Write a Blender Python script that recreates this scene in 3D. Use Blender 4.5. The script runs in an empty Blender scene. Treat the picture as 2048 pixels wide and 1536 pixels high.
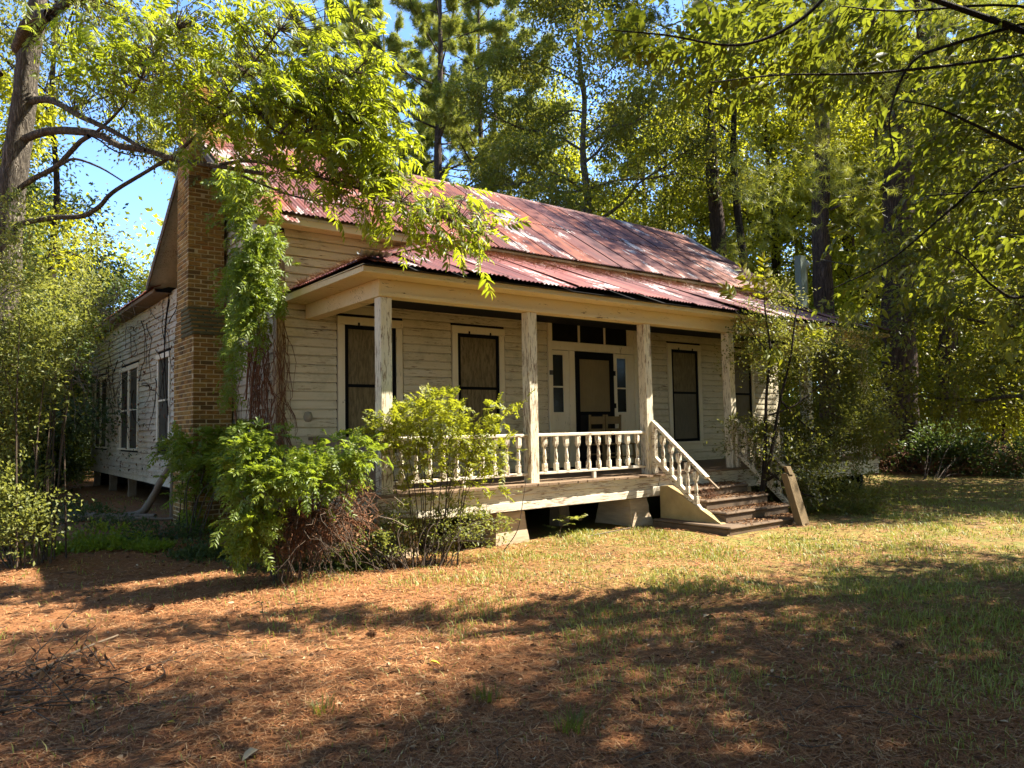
import bpy, math, random
import numpy as np
from mathutils import Vector, Matrix

random.seed(7)
SC = bpy.context.scene
COL = SC.collection

# ------------------------------------------------------------------ camera
CAM = np.array([0.0, 0.0, 1.65])
FWD = np.array([0.61046505, 0.78993904, 0.05769512])
RGT = np.array([0.79175467, -0.61058748, -0.01753472])
UPV = np.array([-0.02137655, -0.05638471, 0.99818025])
FPX = 1485.0
cd = bpy.data.cameras.new('camera')
co = bpy.data.objects.new('camera', cd)
COL.objects.link(co)
m = Matrix(((RGT[0], UPV[0], -FWD[0], 0), (RGT[1], UPV[1], -FWD[1], 0), (RGT[2], UPV[2], -FWD[2], CAM[2]), (0, 0, 0, 1)))
co.matrix_world = m
cd.sensor_width = 36.0
cd.lens = FPX / 2048 * 36.0
cd.clip_start = 0.05
cd.clip_end = 2000
SC.camera = co

# ------------------------------------------------------------------ light
SUN = np.array([0.61, -0.26, 0.75])
SUN = SUN / np.linalg.norm(SUN)
w = bpy.data.worlds.new('World')
SC.world = w
w.use_nodes = True
wn = w.node_tree
bg = wn.nodes['Background']
sky = wn.nodes.new('ShaderNodeTexSky')
sky.sky_type = 'NISHITA'
sky.sun_disc = False
sky.sun_elevation = math.asin(SUN[2])
sky.sun_rotation = math.atan2(SUN[0], SUN[1])
sky.air_density = 0.75
sky.dust_density = 0.0
sky.ozone_density = 6.0
wn.links.new(sky.outputs[0], bg.inputs[0])
bg.inputs[1].default_value = 0.125
sl = bpy.data.lights.new('sun', 'SUN')
sl.energy = 5.0
sl.angle = math.radians(0.53)
sl.color = (1.0, 0.945, 0.83)
so = bpy.data.objects.new('sun', sl)
COL.objects.link(so)
so.rotation_euler = Vector((-SUN[0], -SUN[1], -SUN[2])).to_track_quat('-Z', 'Y').to_euler()
so.location = (10, -3, 30)
SC.view_settings.view_transform = 'Standard'
SC.view_settings.look = 'None'
SC.view_settings.gamma = 1.0
SC.view_settings.use_curve_mapping = False
SC.view_settings.exposure = 2.1
SC.render.engine = 'CYCLES'
cy = SC.cycles
cy.max_bounces = 6
cy.diffuse_bounces = 3
cy.glossy_bounces = 2
cy.transmission_bounces = 3
cy.transparent_max_bounces = 4
cy.caustics_reflective = False
cy.caustics_refractive = False
cy.sample_clamp_indirect = 6
cy.use_denoising = True

# ------------------------------------------------------------------ measuring helpers (photograph pixel -> place in the world)
def ray(x, y):
    return RGT * (x - 1024.0) + UPV * (768.0 - y) + FWD * FPX

def at(x, y, d):
    """point seen at pixel x,y at d metres of depth"""
    return CAM + ray(x, y) * (d / FPX)

def at_many(x, y, d):
    x = np.asarray(x, float); y = np.asarray(y, float); d = np.asarray(d, float)
    r = RGT[None] * (x - 1024.0)[:, None] + UPV[None] * (768.0 - y)[:, None] + FWD[None] * FPX
    return CAM[None] + r * (d / FPX)[:, None]

def spot(x, d):
    """ground position under the horizon at pixel column x, d metres deep"""
    r = ray(x, 854.0)
    h = np.array([r[0], r[1]]) * (d / FPX)
    return h[0], h[1]

def gz(x, y):
    x = np.asarray(x, float); y = np.asarray(y, float)
    return 0.022 * np.sin(x * 1.3 + 0.7 * np.sin(y * 0.9)) * np.cos(y * 1.1 + 0.3) + 0.012 * np.sin(x * 3.7 + y * 2.1) * np.sin(y * 3.3 - x) - 0.01

# ------------------------------------------------------------------ objects
def tag(o, label=None, cat=None, group=None, kind=None):
    if label: o['label'] = label
    if cat: o['category'] = cat
    if group: o['group'] = group
    if kind: o['kind'] = kind
    return o

def ob(name, me, parent=None, loc=None, rot=None, scale=None):
    o = bpy.data.objects.new(name, me)
    COL.objects.link(o)
    if parent is not None: o.parent = parent
    if loc is not None: o.location = [float(v) for v in loc]
    if rot is not None: o.rotation_euler = rot
    if scale is not None: o.scale = scale
    return o

def thing(name, label, cat, loc=(0, 0, 0), group=None, rz=0.0):
    return tag(ob(name, None, None, loc, (0, 0, rz)), label, cat, group)

def np_mesh(name, V, F, mat, tint=None, smooth=False):
    """V (n,3), F (m,k) with k = 3 or 4"""
    V = np.ascontiguousarray(V, dtype=np.float32); F = np.ascontiguousarray(F, dtype=np.int32)
    me = bpy.data.meshes.new(name)
    n, k = F.shape
    me.vertices.add(len(V)); me.vertices.foreach_set('co', V.ravel())
    me.loops.add(n * k); me.loops.foreach_set('vertex_index', F.ravel())
    me.polygons.add(n)
    me.polygons.foreach_set('loop_start', np.arange(0, n * k, k, dtype=np.int32))
    try: me.polygons.foreach_set('loop_total', np.full(n, k, dtype=np.int32))
    except Exception: pass
    if smooth: me.polygons.foreach_set('use_smooth', np.ones(n, dtype=bool))
    if tint is not None:
        a = me.attributes.new('tint', 'FLOAT', 'POINT')
        a.data.foreach_set('value', np.ascontiguousarray(tint, dtype=np.float32))
    me.materials.append(mat)
    me.update(calc_edges=True)
    return me

class MB:
    """collects boxes, prisms, tubes and turned shapes into one mesh"""
    def __init__(s): s.v = []; s.f = []; s.sm = []
    def add(s, verts, faces, smooth=False):
        b = len(s.v); s.v += [tuple(map(float, p)) for p in verts]
        s.f += [tuple(i + b for i in q) for q in faces]; s.sm += [smooth] * len(faces)
        return s
    def box(s, x0, x1, y0, y1, z0, z1):
        return s.add([(x0, y0, z0), (x1, y0, z0), (x1, y1, z0), (x0, y1, z0), (x0, y0, z1), (x1, y0, z1), (x1, y1, z1), (x0, y1, z1)],
                     [(0, 3, 2, 1), (4, 5, 6, 7), (0, 1, 5, 4), (1, 2, 6, 5), (2, 3, 7, 6), (3, 0, 4, 7)])
    def cbox(s, x0, x1, y0, y1, z0, z1, c=0.008):
        """box with chamfered edges"""
        vs = []
        for X, sx in ((x0, 1), (x1, -1)):
            for Y, sy in ((y0, 1), (y1, -1)):
                for Z, sz in ((z0, 1), (z1, -1)):
                    vs += [(X, Y + sy * c, Z + sz * c), (X + sx * c, Y, Z + sz * c), (X + sx * c, Y + sy * c, Z)]
        i = lambda a, b, d, k: ((a * 2 + b) * 2 + d) * 3 + k
        fs = []
        for a in (0, 1):
            q = [i(a, 0, 0, 0), i(a, 1, 0, 0), i(a, 1, 1, 0), i(a, 0, 1, 0)]; fs.append(tuple(q if a else q[::-1]))
            q = [i(0, a, 0, 1), i(1, a, 0, 1), i(1, a, 1, 1), i(0, a, 1, 1)]; fs.append(tuple(q[::-1] if a else q))
            q = [i(0, 0, a, 2), i(1, 0, a, 2), i(1, 1, a, 2), i(0, 1, a, 2)]; fs.append(tuple(q if a else q[::-1]))
        for a in (0, 1):
            for b in (0, 1):
                fs.append((i(a, b, 0, 0), i(a, b, 1, 0), i(a, b, 1, 1), i(a, b, 0, 1)))
                fs.append((i(a, 0, b, 0), i(a, 1, b, 0), i(a, 1, b, 2), i(a, 0, b, 2)))
                fs.append((i(0, a, b, 1), i(1, a, b, 1), i(1, a, b, 2), i(0, a, b, 2)))
                for d in (0, 1): fs.append((i(a, b, d, 0), i(a, b, d, 1), i(a, b, d, 2)))
        return s.add(vs, fs)
    def ext(s, poly, o, u, v, w):
        """polygon (a,b) at o + a*u + b*v, swept along the vector w"""
        o, u, v, w = map(np.array, (o, u, v, w)); n = len(poly)
        P = [o + a * u + b * v for a, b in poly]
        return s.add(P + [p + w for p in P], [tuple(range(n))[::-1], tuple(range(n, 2 * n))] + [(k, (k + 1) % n, n + (k + 1) % n, n + k) for k in range(n)])
    def bar(s, p, q, wd, ht, up=(0, 0, 1)):
        p = np.array(p, float); q = np.array(q, float); d = q - p; L = np.linalg.norm(d); d /= L
        u = np.cross(d, np.array(up, float)); u /= np.linalg.norm(u); v = np.cross(u, d)
        return s.ext([(-wd / 2, -ht / 2), (wd / 2, -ht / 2), (wd / 2, ht / 2), (-wd / 2, ht / 2)], p, u, v, d * L)
    def lathe(s, c, prof, n=10):
        vs, fs = [], []
        for r, z in prof:
            for k in range(n):
                a = 2 * math.pi * k / n; vs.append((c[0] + r * math.cos(a), c[1] + r * math.sin(a), c[2] + z))
        for j in range(len(prof) - 1):
            for k in range(n):
                fs.append((j * n + k, j * n + (k + 1) % n, (j + 1) * n + (k + 1) % n, (j + 1) * n + k))
        return s.add(vs, fs, True)
    def mesh(s, name, mat, off=(0, 0, 0)):
        me = bpy.data.meshes.new(name)
        me.from_pydata([(a - off[0], b - off[1], c - off[2]) for a, b, c in s.v], [], s.f)
        if any(s.sm): me.polygons.foreach_set('use_smooth', s.sm)
        me.materials.append(mat); me.update()
        return me

def tubes(lines, sides=6, seed=0, rough=0.0):
    """lines: list of (points (n,3), radii (n)) -> V, F (quads)"""
    rg = np.random.RandomState(seed)
    VV, FF, b = [], [], 0
    for P, R in lines:
        P = np.asarray(P, float); R = np.asarray(R, float); n = len(P)
        T = np.gradient(P, axis=0); T /= np.linalg.norm(T, axis=1)[:, None] + 1e-9
        ref = np.array([0.31, 0.87, 0.17]) if abs(T[0][2]) > 0.5 else np.array([0.1, 0.05, 1.0])
        U = np.cross(T, ref[None]); U /= np.linalg.norm(U, axis=1)[:, None] + 1e-9
        W = np.cross(T, U)
        a = np.arange(sides) * 2 * math.pi / sides
        rr = R[:, None] * (1 + rough * rg.randn(n, sides))
        V = P[:, None, :] + rr[:, :, None] * (np.cos(a)[None, :, None] * U[:, None, :] + np.sin(a)[None, :, None] * W[:, None, :])
        VV.append(V.reshape(-1, 3))
        i, k = np.meshgrid(np.arange(n - 1), np.arange(sides), indexing='ij'); k2 = (k + 1) % sides
        FF.append((np.stack([i * sides + k, i * sides + k2, (i + 1) * sides + k2, (i + 1) * sides + k], -1) + b).reshape(-1, 4))
        b += n * sides
    return np.concatenate(VV), np.concatenate(FF)

def curve_pts(P, n):
    """smooth polyline through P (Catmull-Rom), n points per span"""
    P = np.asarray(P, float); Q = np.vstack([2 * P[0] - P[1], P, 2 * P[-1] - P[-2]]); out = []
    for k in range(1, len(Q) - 2):
        for t in np.linspace(0, 1, n, endpoint=False):
            a, b, c, d = Q[k - 1], Q[k], Q[k + 1], Q[k + 2]
            out.append(0.5 * (2 * b + (c - a) * t + (2 * a - 5 * b + 4 * c - d) * t * t + (3 * b - 3 * c + d - a) * t ** 3))
    out.append(P[-1])
    return np.array(out)

# ------------------------------------------------------------------ leaves
def unit(A):
    return A / (np.linalg.norm(A, axis=-1, keepdims=True) + 1e-9)

def leaf2(P, D, N, L, Wd, fold=0.25):
    """folded diamond leaves: 4 verts, 2 triangles"""
    D = unit(D); S = unit(np.cross(D, N)); Nn = np.cross(S, D)
    L = np.broadcast_to(L, len(P))[:, None]; Wd = np.broadcast_to(Wd, len(P))[:, None]
    mid = P + D * L * 0.45
    V = np.stack([P, mid + S * Wd * 0.5 + Nn * Wd * fold, P + D * L - Nn * L * 0.06, mid - S * Wd * 0.5 + Nn * Wd * fold], 1)
    n = len(P); b = np.arange(n)[:, None] * 4
    F = np.concatenate([b + np.array([[0, 1, 2]]), b + np.array([[0, 2, 3]])], 0)
    return V.reshape(-1, 3), F

def leaf8(P, D, N, L, Wd, fold=0.18, droop=0.16):
    """bent leaves with a midrib: 8 verts, 8 triangles"""
    D = unit(D); S = unit(np.cross(D, N)); Nn = np.cross(S, D)
    L = np.broadcast_to(L, len(P))[:, None]; Wd = np.broadcast_to(Wd, len(P))[:, None]
    m1 = P + D * L * 0.3; m2 = P + D * L * 0.66 - Nn * L * droop * 0.45; t = P + D * L - Nn * L * droop
    V = np.stack([P, m1, m2, t, m1 + S * Wd * .5 + Nn * Wd * fold, m2 + S * Wd * .42 + Nn * Wd * fold,
                  m1 - S * Wd * .5 + Nn * Wd * fold, m2 - S * Wd * .42 + Nn * Wd * fold], 1)
    tr = np.array([[0, 4, 1], [1, 4, 5], [1, 5, 2], [2, 5, 3], [0, 1, 6], [1, 7, 6], [1, 2, 7], [2, 3, 7]])
    n = len(P); F = (np.arange(n)[:, None, None] * 8 + tr[None]).reshape(-1, 3)
    return V.reshape(-1, 3), F

def fronds(P, D, N, R, pairs, L, Wd, rg, kind=2, droop=0.5, spread=55):
    """compound leaves: a thin stalk with leaflets in pairs and one at the tip. P, D, N (m,3), R (m)"""
    D = unit(D); S = unit(np.cross(D, N)); N = np.cross(S, D); m = len(P)
    R = np.broadcast_to(R, m)
    t = np.concatenate([np.repeat(np.linspace(0.25, 0.95, pairs), 2), [1.0]])
    sg = np.concatenate([np.tile([1.0, -1.0], pairs), [0.0]])
    k = len(t)
    g = np.array([0, 0, -1.0])
    B = P[:, None, :] + D[:, None, :] * (t[None, :] * R[:, None])[:, :, None] + g[None, None] * (droop * R[:, None] * t[None, :] ** 2)[:, :, None] * 0.6
    a = math.radians(spread)
    tang = unit(D[:, None, :] + g[None, None] * (1.2 * droop * t)[None, :, None])
    DD = tang * np.where(sg == 0, 1, math.cos(a))[None, :, None] + S[:, None, :] * (sg * math.sin(a))[None, :, None]
    DD = DD + g[None, None] * 0.35 * droop + 0.16 * rg.randn(m, k, 3)
    NN = N[:, None, :] + 0.25 * rg.randn(m, k, 3)
    LL = L * (0.75 + 0.5 * rg.rand(m, k)) * (0.72 + 0.5 * np.sin(math.pi * (0.15 + 0.75 * t)))[None]
    fn = leaf8 if kind == 8 else leaf2
    V, F = fn(B.reshape(-1, 3), DD.reshape(-1, 3), NN.reshape(-1, 3), LL.ravel(), LL.ravel() * (Wd / L))
    nv = 8 if kind == 8 else 4
    tint = np.repeat(np.clip(np.repeat(rg.rand(m), k) * 0.7 + 0.3 * rg.rand(m * k), 0, 1), nv)
    # stalks: thin triangles
    e = P + D * R[:, None] + g[None] * (droop * R)[:, None] * 0.6
    mm = P + D * R[:, None] * .5 + g[None] * (droop * R)[:, None] * 0.15
    wv = S * 0.0022
    SV = np.stack([P - wv, P + wv, mm + wv * .8, mm - wv * .8, e], 1).reshape(-1, 3)
    tr = np.array([[0, 1, 2], [0, 2, 3], [3, 2, 4]])
    SF = (np.arange(m)[:, None, None] * 5 + tr[None]).reshape(-1, 3) + len(V)
    return np.concatenate([V, SV]), np.concatenate([F, SF]), np.concatenate([tint, np.full(len(SV), 0.5)])

def join(parts):
    VV, FF, TT, b = [], [], [], 0
    for V, F, T in parts:
        VV.append(V); FF.append(F + b); TT.append(T); b += len(V)
    return np.concatenate(VV), np.concatenate(FF), np.concatenate(TT)

def rdir(rg, n):
    return unit(rg.randn(n, 3))

# ------------------------------------------------------------------ materials
def nodes(name):
    mt = bpy.data.materials.new(name); mt.use_nodes = True
    nt = mt.node_tree; nt.nodes.clear()
    out = nt.nodes.new('ShaderNodeOutputMaterial')
    return mt, nt, out

def nd(nt, t, **kw):
    n = nt.nodes.new(t)
    for k, v in kw.items():
        if k in n.inputs:
            if hasattr(v, 'is_output'): nt.links.new(v, n.inputs[k])
            else: n.inputs[k].default_value = v
        else: setattr(n, k, v)
    return n

def ramp(nt, fac, stops, interp='LINEAR'):
    r = nt.nodes.new('ShaderNodeValToRGB'); r.color_ramp.interpolation = interp
    el = r.color_ramp.elements
    while len(el) < len(stops): el.new(0.5)
    for e, (p, c) in zip(el, stops):
        e.position = p; e.color = (*c, 1) if len(c) == 3 else c
    nt.links.new(fac, r.inputs[0])
    return r.outputs[0]

def mix(nt, f, a, b, mode='MIX'):
    n = nt.nodes.new('ShaderNodeMix'); n.data_type = 'RGBA'; n.blend_type = mode
    for s, v in ((n.inputs[0], f), (n.inputs[6], a), (n.inputs[7], b)):
        if hasattr(v, 'is_output'): nt.links.new(v, s)
        else: s.default_value = v if not isinstance(v, tuple) or len(v) != 3 else (*v, 1)
    return n.outputs[2]

def coords(nt, scale=(1, 1, 1), rnd=True):
    tc = nd(nt, 'ShaderNodeTexCoord'); src = tc.outputs['Object']
    if rnd:
        oi = nd(nt, 'ShaderNodeObjectInfo')
        vm = nd(nt, 'ShaderNodeVectorMath', operation='MULTIPLY_ADD')
        nt.links.new(oi.outputs['Random'], vm.inputs[0]); vm.inputs[1].default_value = (37, 53, 71); nt.links.new(src, vm.inputs[2])
        src = vm.outputs[0]
    mp = nd(nt, 'ShaderNodeMapping'); nt.links.new(src, mp.inputs[0]); mp.inputs['Scale'].default_value = scale
    return mp.outputs[0]

def noise(nt, vec, scale, detail=5, rough=0.6, dist=0.0):
    n = nd(nt, 'ShaderNodeTexNoise', Scale=scale, Detail=detail, Roughness=rough, Distortion=dist); nt.links.new(vec, n.inputs['Vector'])
    return n.outputs[0]

def finish(nt, out, color, rough=0.8, bump=None, bstr=0.4, bdist=0.01, spec=0.3, metal=0.0):
    p = nd(nt, 'ShaderNodeBsdfPrincipled')
    for s, v in (('Base Color', color), ('Roughness', rough), ('Specular IOR Level', spec), ('Metallic', metal)):
        if hasattr(v, 'is_output'): nt.links.new(v, p.inputs[s])
        else: p.inputs[s].default_value = (*v, 1) if isinstance(v, tuple) and len(v) == 3 else v
    if bump is not None:
        b = nd(nt, 'ShaderNodeBump', Strength=bstr, Distance=bdist); nt.links.new(bump, b.inputs['Height']); nt.links.new(b.outputs[0], p.inputs['Normal'])
    nt.links.new(p.outputs[0], out.inputs[0])
    return p

def paint(name, stretch, col=(0.70, 0.60, 0.42), wood=(0.17, 0.11, 0.065), peel=0.5, dirt=0.5, mildew=0.0):
    """old peeling paint over bare boards; stretch = how the flakes run (small along the grain)"""
    mt, nt, out = nodes(name)
    v = coords(nt, stretch)
    big = noise(nt, coords(nt, (1, 1, 1)), 1.6, 3)
    fl = noise(nt, v, 9, 9, 0.68, 0.3)
    s = nd(nt, 'ShaderNodeMath', operation='MULTIPLY_ADD'); nt.links.new(big, s.inputs[0]); s.inputs[1].default_value = 0.35; nt.links.new(fl, s.inputs[2])
    mask = ramp(nt, s.outputs[0], [(peel + 0.20, (0, 0, 0)), (peel + 0.245, (1, 1, 1))])
    grain = noise(nt, v, 30, 4)
    wd = mix(nt, grain, tuple(c * 0.5 for c in wood), tuple(min(1, c * 1.9) for c in wood))
    pc = mix(nt, noise(nt, coords(nt, tuple(s_ * 0.6 for s_ in stretch)), 4, 6), tuple(c * (1 - 0.42 * dirt) * k for c, k in zip(col, (1, .95, .82))), col)
    if mildew:
        mm = ramp(nt, noise(nt, coords(nt, (1, 1, 1), False), 2.2, 7, 0.7), [(0.5, (0, 0, 0)), (0.75, (mildew,) * 3)])
        pc = mix(nt, mm, pc, (0.16, 0.15, 0.07))
    c = mix(nt, mask, pc, wd)
    hb = mix(nt, mask, (0.6, 0.6, 0.6), mix(nt, grain, (0, 0, 0), (0.4, 0.4, 0.4)))
    finish(nt, out, c, 0.72, hb, 0.55, 0.006, 0.25)
    return mt

def leaf_mat(name, stops, trans, tw=0.45, rough=0.5):
    mt, nt, out = nodes(name)
    a = nd(nt, 'ShaderNodeAttribute', attribute_name='tint')
    oi = nd(nt, 'ShaderNodeObjectInfo')
    s = nd(nt, 'ShaderNodeMath', operation='MULTIPLY_ADD'); nt.links.new(oi.outputs['Random'], s.inputs[0]); s.inputs[1].default_value = 0.22
    s2 = nd(nt, 'ShaderNodeMath', operation='MULTIPLY'); nt.links.new(a.outputs['Fac'], s2.inputs[0]); s2.inputs[1].default_value = 0.8
    nt.links.new(s2.outputs[0], s.inputs[2])
    c = ramp(nt, s.outputs[0], stops)
    p = nd(nt, 'ShaderNodeBsdfPrincipled', Roughness=rough); p.inputs['Specular IOR Level'].default_value = 0.35
    nt.links.new(c, p.inputs['Base Color'])
    tc = mix(nt, 0.75, c, (*trans, 1), 'MIX')
    t = nd(nt, 'ShaderNodeBsdfTranslucent'); nt.links.new(tc, t.inputs[0])
    mx = nd(nt, 'ShaderNodeMixShader'); mx.inputs[0].default_value = tw
    nt.links.new(p.outputs[0], mx.inputs[1]); nt.links.new(t.outputs[0], mx.inputs[2]); nt.links.new(mx.outputs[0], out.inputs[0])
    return mt

def flat(name, col, rough=0.7, var=0.35, scale=6, stretch=(1, 1, 1), spec=0.3, bstr=0.3, metal=0.0):
    mt, nt, out = nodes(name)
    n = noise(nt, coords(nt, stretch), scale, 7, 0.65)
    c = mix(nt, n, tuple(x * (1 - var) for x in col), tuple(min(1, x * (1 + var)) for x in col))
    finish(nt, out, c, rough, n, bstr, 0.01, spec, metal)
    return mt

def tinted(name, stops, rough=0.8, spec=0.2):
    mt, nt, out = nodes(name)
    a = nd(nt, 'ShaderNodeAttribute', attribute_name='tint')
    finish(nt, out, ramp(nt, a.outputs['Fac'], stops), rough, None, spec=spec)
    return mt

def bark(name, dark, light, sc=(9, 9, 1.6), strength=1.0):
    mt, nt, out = nodes(name)
    v = coords(nt, sc, False)
    rid = noise(nt, coords(nt, (sc[0] * 1.2, sc[1] * 1.2, sc[2] * 0.55), False), 1.6, 4, 0.55, 1.1)
    ab = nd(nt, 'ShaderNodeMath', operation='SUBTRACT'); nt.links.new(rid, ab.inputs[0]); ab.inputs[1].default_value = 0.5
    vo = nd(nt, 'ShaderNodeMath', operation='ABSOLUTE'); nt.links.new(ab.outputs[0], vo.inputs[0])
    n = noise(nt, v, 1.5, 8, 0.7, 0.6)
    h = nd(nt, 'ShaderNodeMath', operation='MULTIPLY'); nt.links.new(vo.outputs[0], h.inputs[0]); nt.links.new(n, h.inputs[1])
    c = mix(nt, ramp(nt, n, [(0.35, (0, 0, 0)), (0.65, (1, 1, 1))]), dark, light)
    c = mix(nt, ramp(nt, vo.outputs[0], [(0.0, (0.8, 0.8, 0.8)), (0.09, (0, 0, 0))]), c, tuple(x * 0.5 for x in dark))
    finish(nt, out, c, 0.9, h.outputs[0], strength, 0.25, 0.12)
    return mt

PX = paint('paint_x', (0.7, 6, 6), peel=0.56, dirt=0.55)
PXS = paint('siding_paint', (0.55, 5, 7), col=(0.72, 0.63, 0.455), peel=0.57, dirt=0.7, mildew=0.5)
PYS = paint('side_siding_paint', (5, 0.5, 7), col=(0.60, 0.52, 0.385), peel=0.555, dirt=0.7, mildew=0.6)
PY = paint('paint_y', (6, 0.7, 6), peel=0.58, dirt=0.5)
PZ = paint('post_paint', (6, 6, 0.6), col=(0.78, 0.70, 0.53), wood=(0.22,0.155,0.095), peel=0.505, dirt=0.5)
PB = paint('baluster_paint', (5, 5, 1.5), col=(0.78, 0.70, 0.56), wood=(0.20, 0.14, 0.09), peel=0.49, dirt=0.4)
PSK = paint('skirt_paint', (0.5, 6, 7), col=(0.76, 0.68, 0.54), wood=(0.26, 0.18, 0.12), peel=0.52, dirt=0.5)
PBM = paint('beam_paint', (0.8, 4, 4), col=(0.74, 0.60, 0.36), wood=(0.12, 0.07, 0.035), peel=0.60, dirt=0.45)
TRIM = paint('trim_paint', (5, 5, 0.9), col=(0.78, 0.69, 0.51), peel=0.62, dirt=0.35)
BLACK = flat('black_frame', (0.006, 0.006, 0.007), 0.75, 0.3, 10, spec=0.08)
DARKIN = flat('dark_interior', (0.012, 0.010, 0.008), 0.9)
CONC = flat('old_concrete', (0.37, 0.265, 0.115), 0.92, 0.65, 2.2, bstr=0.7)
CONCP = flat('pier_concrete', (0.46, 0.34, 0.215), 0.92, 0.5, 5, (0.7, 0.7, 4), bstr=1.0)
STEPM = flat('stained_step', (0.13, 0.085, 0.05), 0.95, 0.55, 5, bstr=0.7)
FLOORM = flat('porch_floor_wood', (0.20, 0.13, 0.075), 0.85, 0.5, 5, (8, 1, 8))
WOODG = flat('grey_wood', (0.19, 0.135, 0.085), 0.9, 0.55, 5, (7, 7, 0.8), bstr=0.8)
WOODC = flat('chair_wood', (0.20, 0.135, 0.055), 0.6, 0.3, 8)
MORTAR = flat('mortar', (0.50, 0.38, 0.20), 0.95, 0.4, 14, bstr=0.6)
GALV = flat('galvanised', (0.42, 0.44, 0.42), 0.45, 0.25, 5, metal=0.4)
UTIL = flat('utility_post_wood', (0.17, 0.20, 0.16), 0.85, 0.3, 5, (6, 6, 0.7))
CABLE = flat('cable', (0.015, 0.015, 0.015), 0.6)

def pane_mat(name, col, var):
    mt, nt, out = nodes(name)
    v = coords(nt, (3, 3, 0.6)); n = noise(nt, v, 9, 8, 0.7, 0.4); n2 = noise(nt, coords(nt, (1, 1, 1)), 1.2, 3)
    c = mix(nt, ramp(nt, n, [(0.42, (0, 0, 0)), (0.58, (1, 1, 1))]), tuple(x * (1 - var) for x in col), tuple(x * (1 + var * .6) for x in col))
    c = mix(nt, n2, c, tuple(x * 0.55 for x in col))
    finish(nt, out, c, 0.7, n, 0.08, 0.004, 0.12)
    return mt
BOARD = pane_mat('covered_pane', (0.23, 0.175, 0.09), 0.5)
SCREEN = pane_mat('screen_panel', (0.27, 0.20, 0.095), 0.08)
BOARDG = pane_mat('grey_covered_pane', (0.19, 0.16, 0.105), 0.18)
def glass_mat():
    mt, nt, out = nodes('dark_glass')
    v = coords(nt, (1, 1, 1)); n = noise(nt, v, 7, 4)
    finish(nt, out, mix(nt, n, (0.004, 0.004, 0.004), (0.02, 0.017, 0.012)), 0.15, n, 0.03, 0.01, 0.12)
    return mt
GLASS = glass_mat()
SCREENG = pane_mat('side_screen', (0.075, 0.065, 0.045), 0.3)

def brick_mat():
    mt, nt, out = nodes('old_brick')
    oi = nd(nt, 'ShaderNodeObjectInfo')
    a = nd(nt, 'ShaderNodeAttribute', attribute_name='tint')
    s = nd(nt, 'ShaderNodeMath', operation='ADD'); nt.links.new(oi.outputs['Random'], s.inputs[0]); nt.links.new(a.outputs['Fac'], s.inputs[1])
    s2 = nd(nt, 'ShaderNodeMath', operation='FRACT'); nt.links.new(s.outputs[0], s2.inputs[0])
    c = ramp(nt, s2.outputs[0], [(0, (0.28, 0.145, 0.034)), (0.35, (0.47, 0.26, 0.06)), (0.7, (0.37, 0.165, 0.036)), (1, (0.16, 0.09, 0.028))])
    tc = nd(nt, 'ShaderNodeTexCoord')
    g = noise(nt, coords(nt, (1, 1, 1)), 14, 8, 0.7)
    dk = ramp(nt, noise(nt, coords(nt, (1.3, 1.3, 2.5)), 2.1, 8, 0.72), [(0.45, (0, 0, 0)), (0.64, (0.75, 0.75, 0.75))])
    c = mix(nt, g, c, mix(nt, 0.4, c, (0.05, 0.03, 0.02)))
    c = mix(nt, dk, c, (0.055, 0.045, 0.022))
    finish(nt, out, c, 0.92, g, 0.6, 0.008, 0.15)
    return mt
BRICK = brick_mat()

def roof_mat(name, c1, c2, galv, gthr, red):
    mt, nt, out = nodes(name)
    oi = nd(nt, 'ShaderNodeObjectInfo')
    vs = coords(nt, (8, 0.55, 0.55)); vw = coords(nt, (1.6, 0.8, 0.8), False)
    st = noise(nt, vs, 2.2, 8, 0.68, 0.2); bgn = noise(nt, vw, 0.8, 6, 0.6, 0.6); fn = noise(nt, coords(nt, (4, 1.5, 1.5)), 9, 8, 0.72)
    c = mix(nt, ramp(nt, st, [(0.35, (0, 0, 0)), (0.65, (1, 1, 1))]), c1, c2)
    c = mix(nt, ramp(nt, oi.outputs['Random'], [(0.0, (0.85, 0.85, 0.85)), (0.3, (0.1, 0.1, 0.1)), (0.62, (0, 0, 0)), (0.64, (0.6, 0.6, 0.6)), (1, (0.75, 0.75, 0.75))]), c, red)
    dk = ramp(nt, noise(nt, coords(nt, (5, 0.45, 0.45)), 1.7, 9, 0.72, 0.3), [(0.46, (0, 0, 0)), (0.62, (0.8, 0.8, 0.8))])
    c = mix(nt, dk, c, (0.075, 0.036, 0.034))
    ad = nd(nt, 'ShaderNodeMath', operation='ADD'); nt.links.new(bgn, ad.inputs[0])
    sm = nd(nt, 'ShaderNodeMath', operation='MULTIPLY_ADD'); nt.links.new(fn, sm.inputs[0]); sm.inputs[1].default_value = 0.55
    nt.links.new(st, sm.inputs[2]); 
    hf = nd(nt, 'ShaderNodeMath', operation='MULTIPLY'); nt.links.new(sm.outputs[0], hf.inputs[0]); hf.inputs[1].default_value = 0.5
    nt.links.new(hf.outputs[0], ad.inputs[1])
    g = ramp(nt, ad.outputs[0], [(gthr, (0, 0, 0)), (gthr + 0.05, (1, 1, 1))])
    c = mix(nt, g, c, galv)
    finish(nt, out, c, 0.55, fn, 0.12, 0.004, 0.4)
    return mt
ROOF = roof_mat('rusted_main_roof', (0.22, 0.056, 0.028), (0.36, 0.125, 0.06), (0.42, 0.35, 0.31), 0.985, (0.11, 0.038, 0.036))
ROOFP = roof_mat('red_porch_roof', (0.20, 0.054, 0.042), (0.31, 0.12, 0.092), (0.44, 0.37, 0.34), 0.97, (0.12, 0.042, 0.038))

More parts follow.
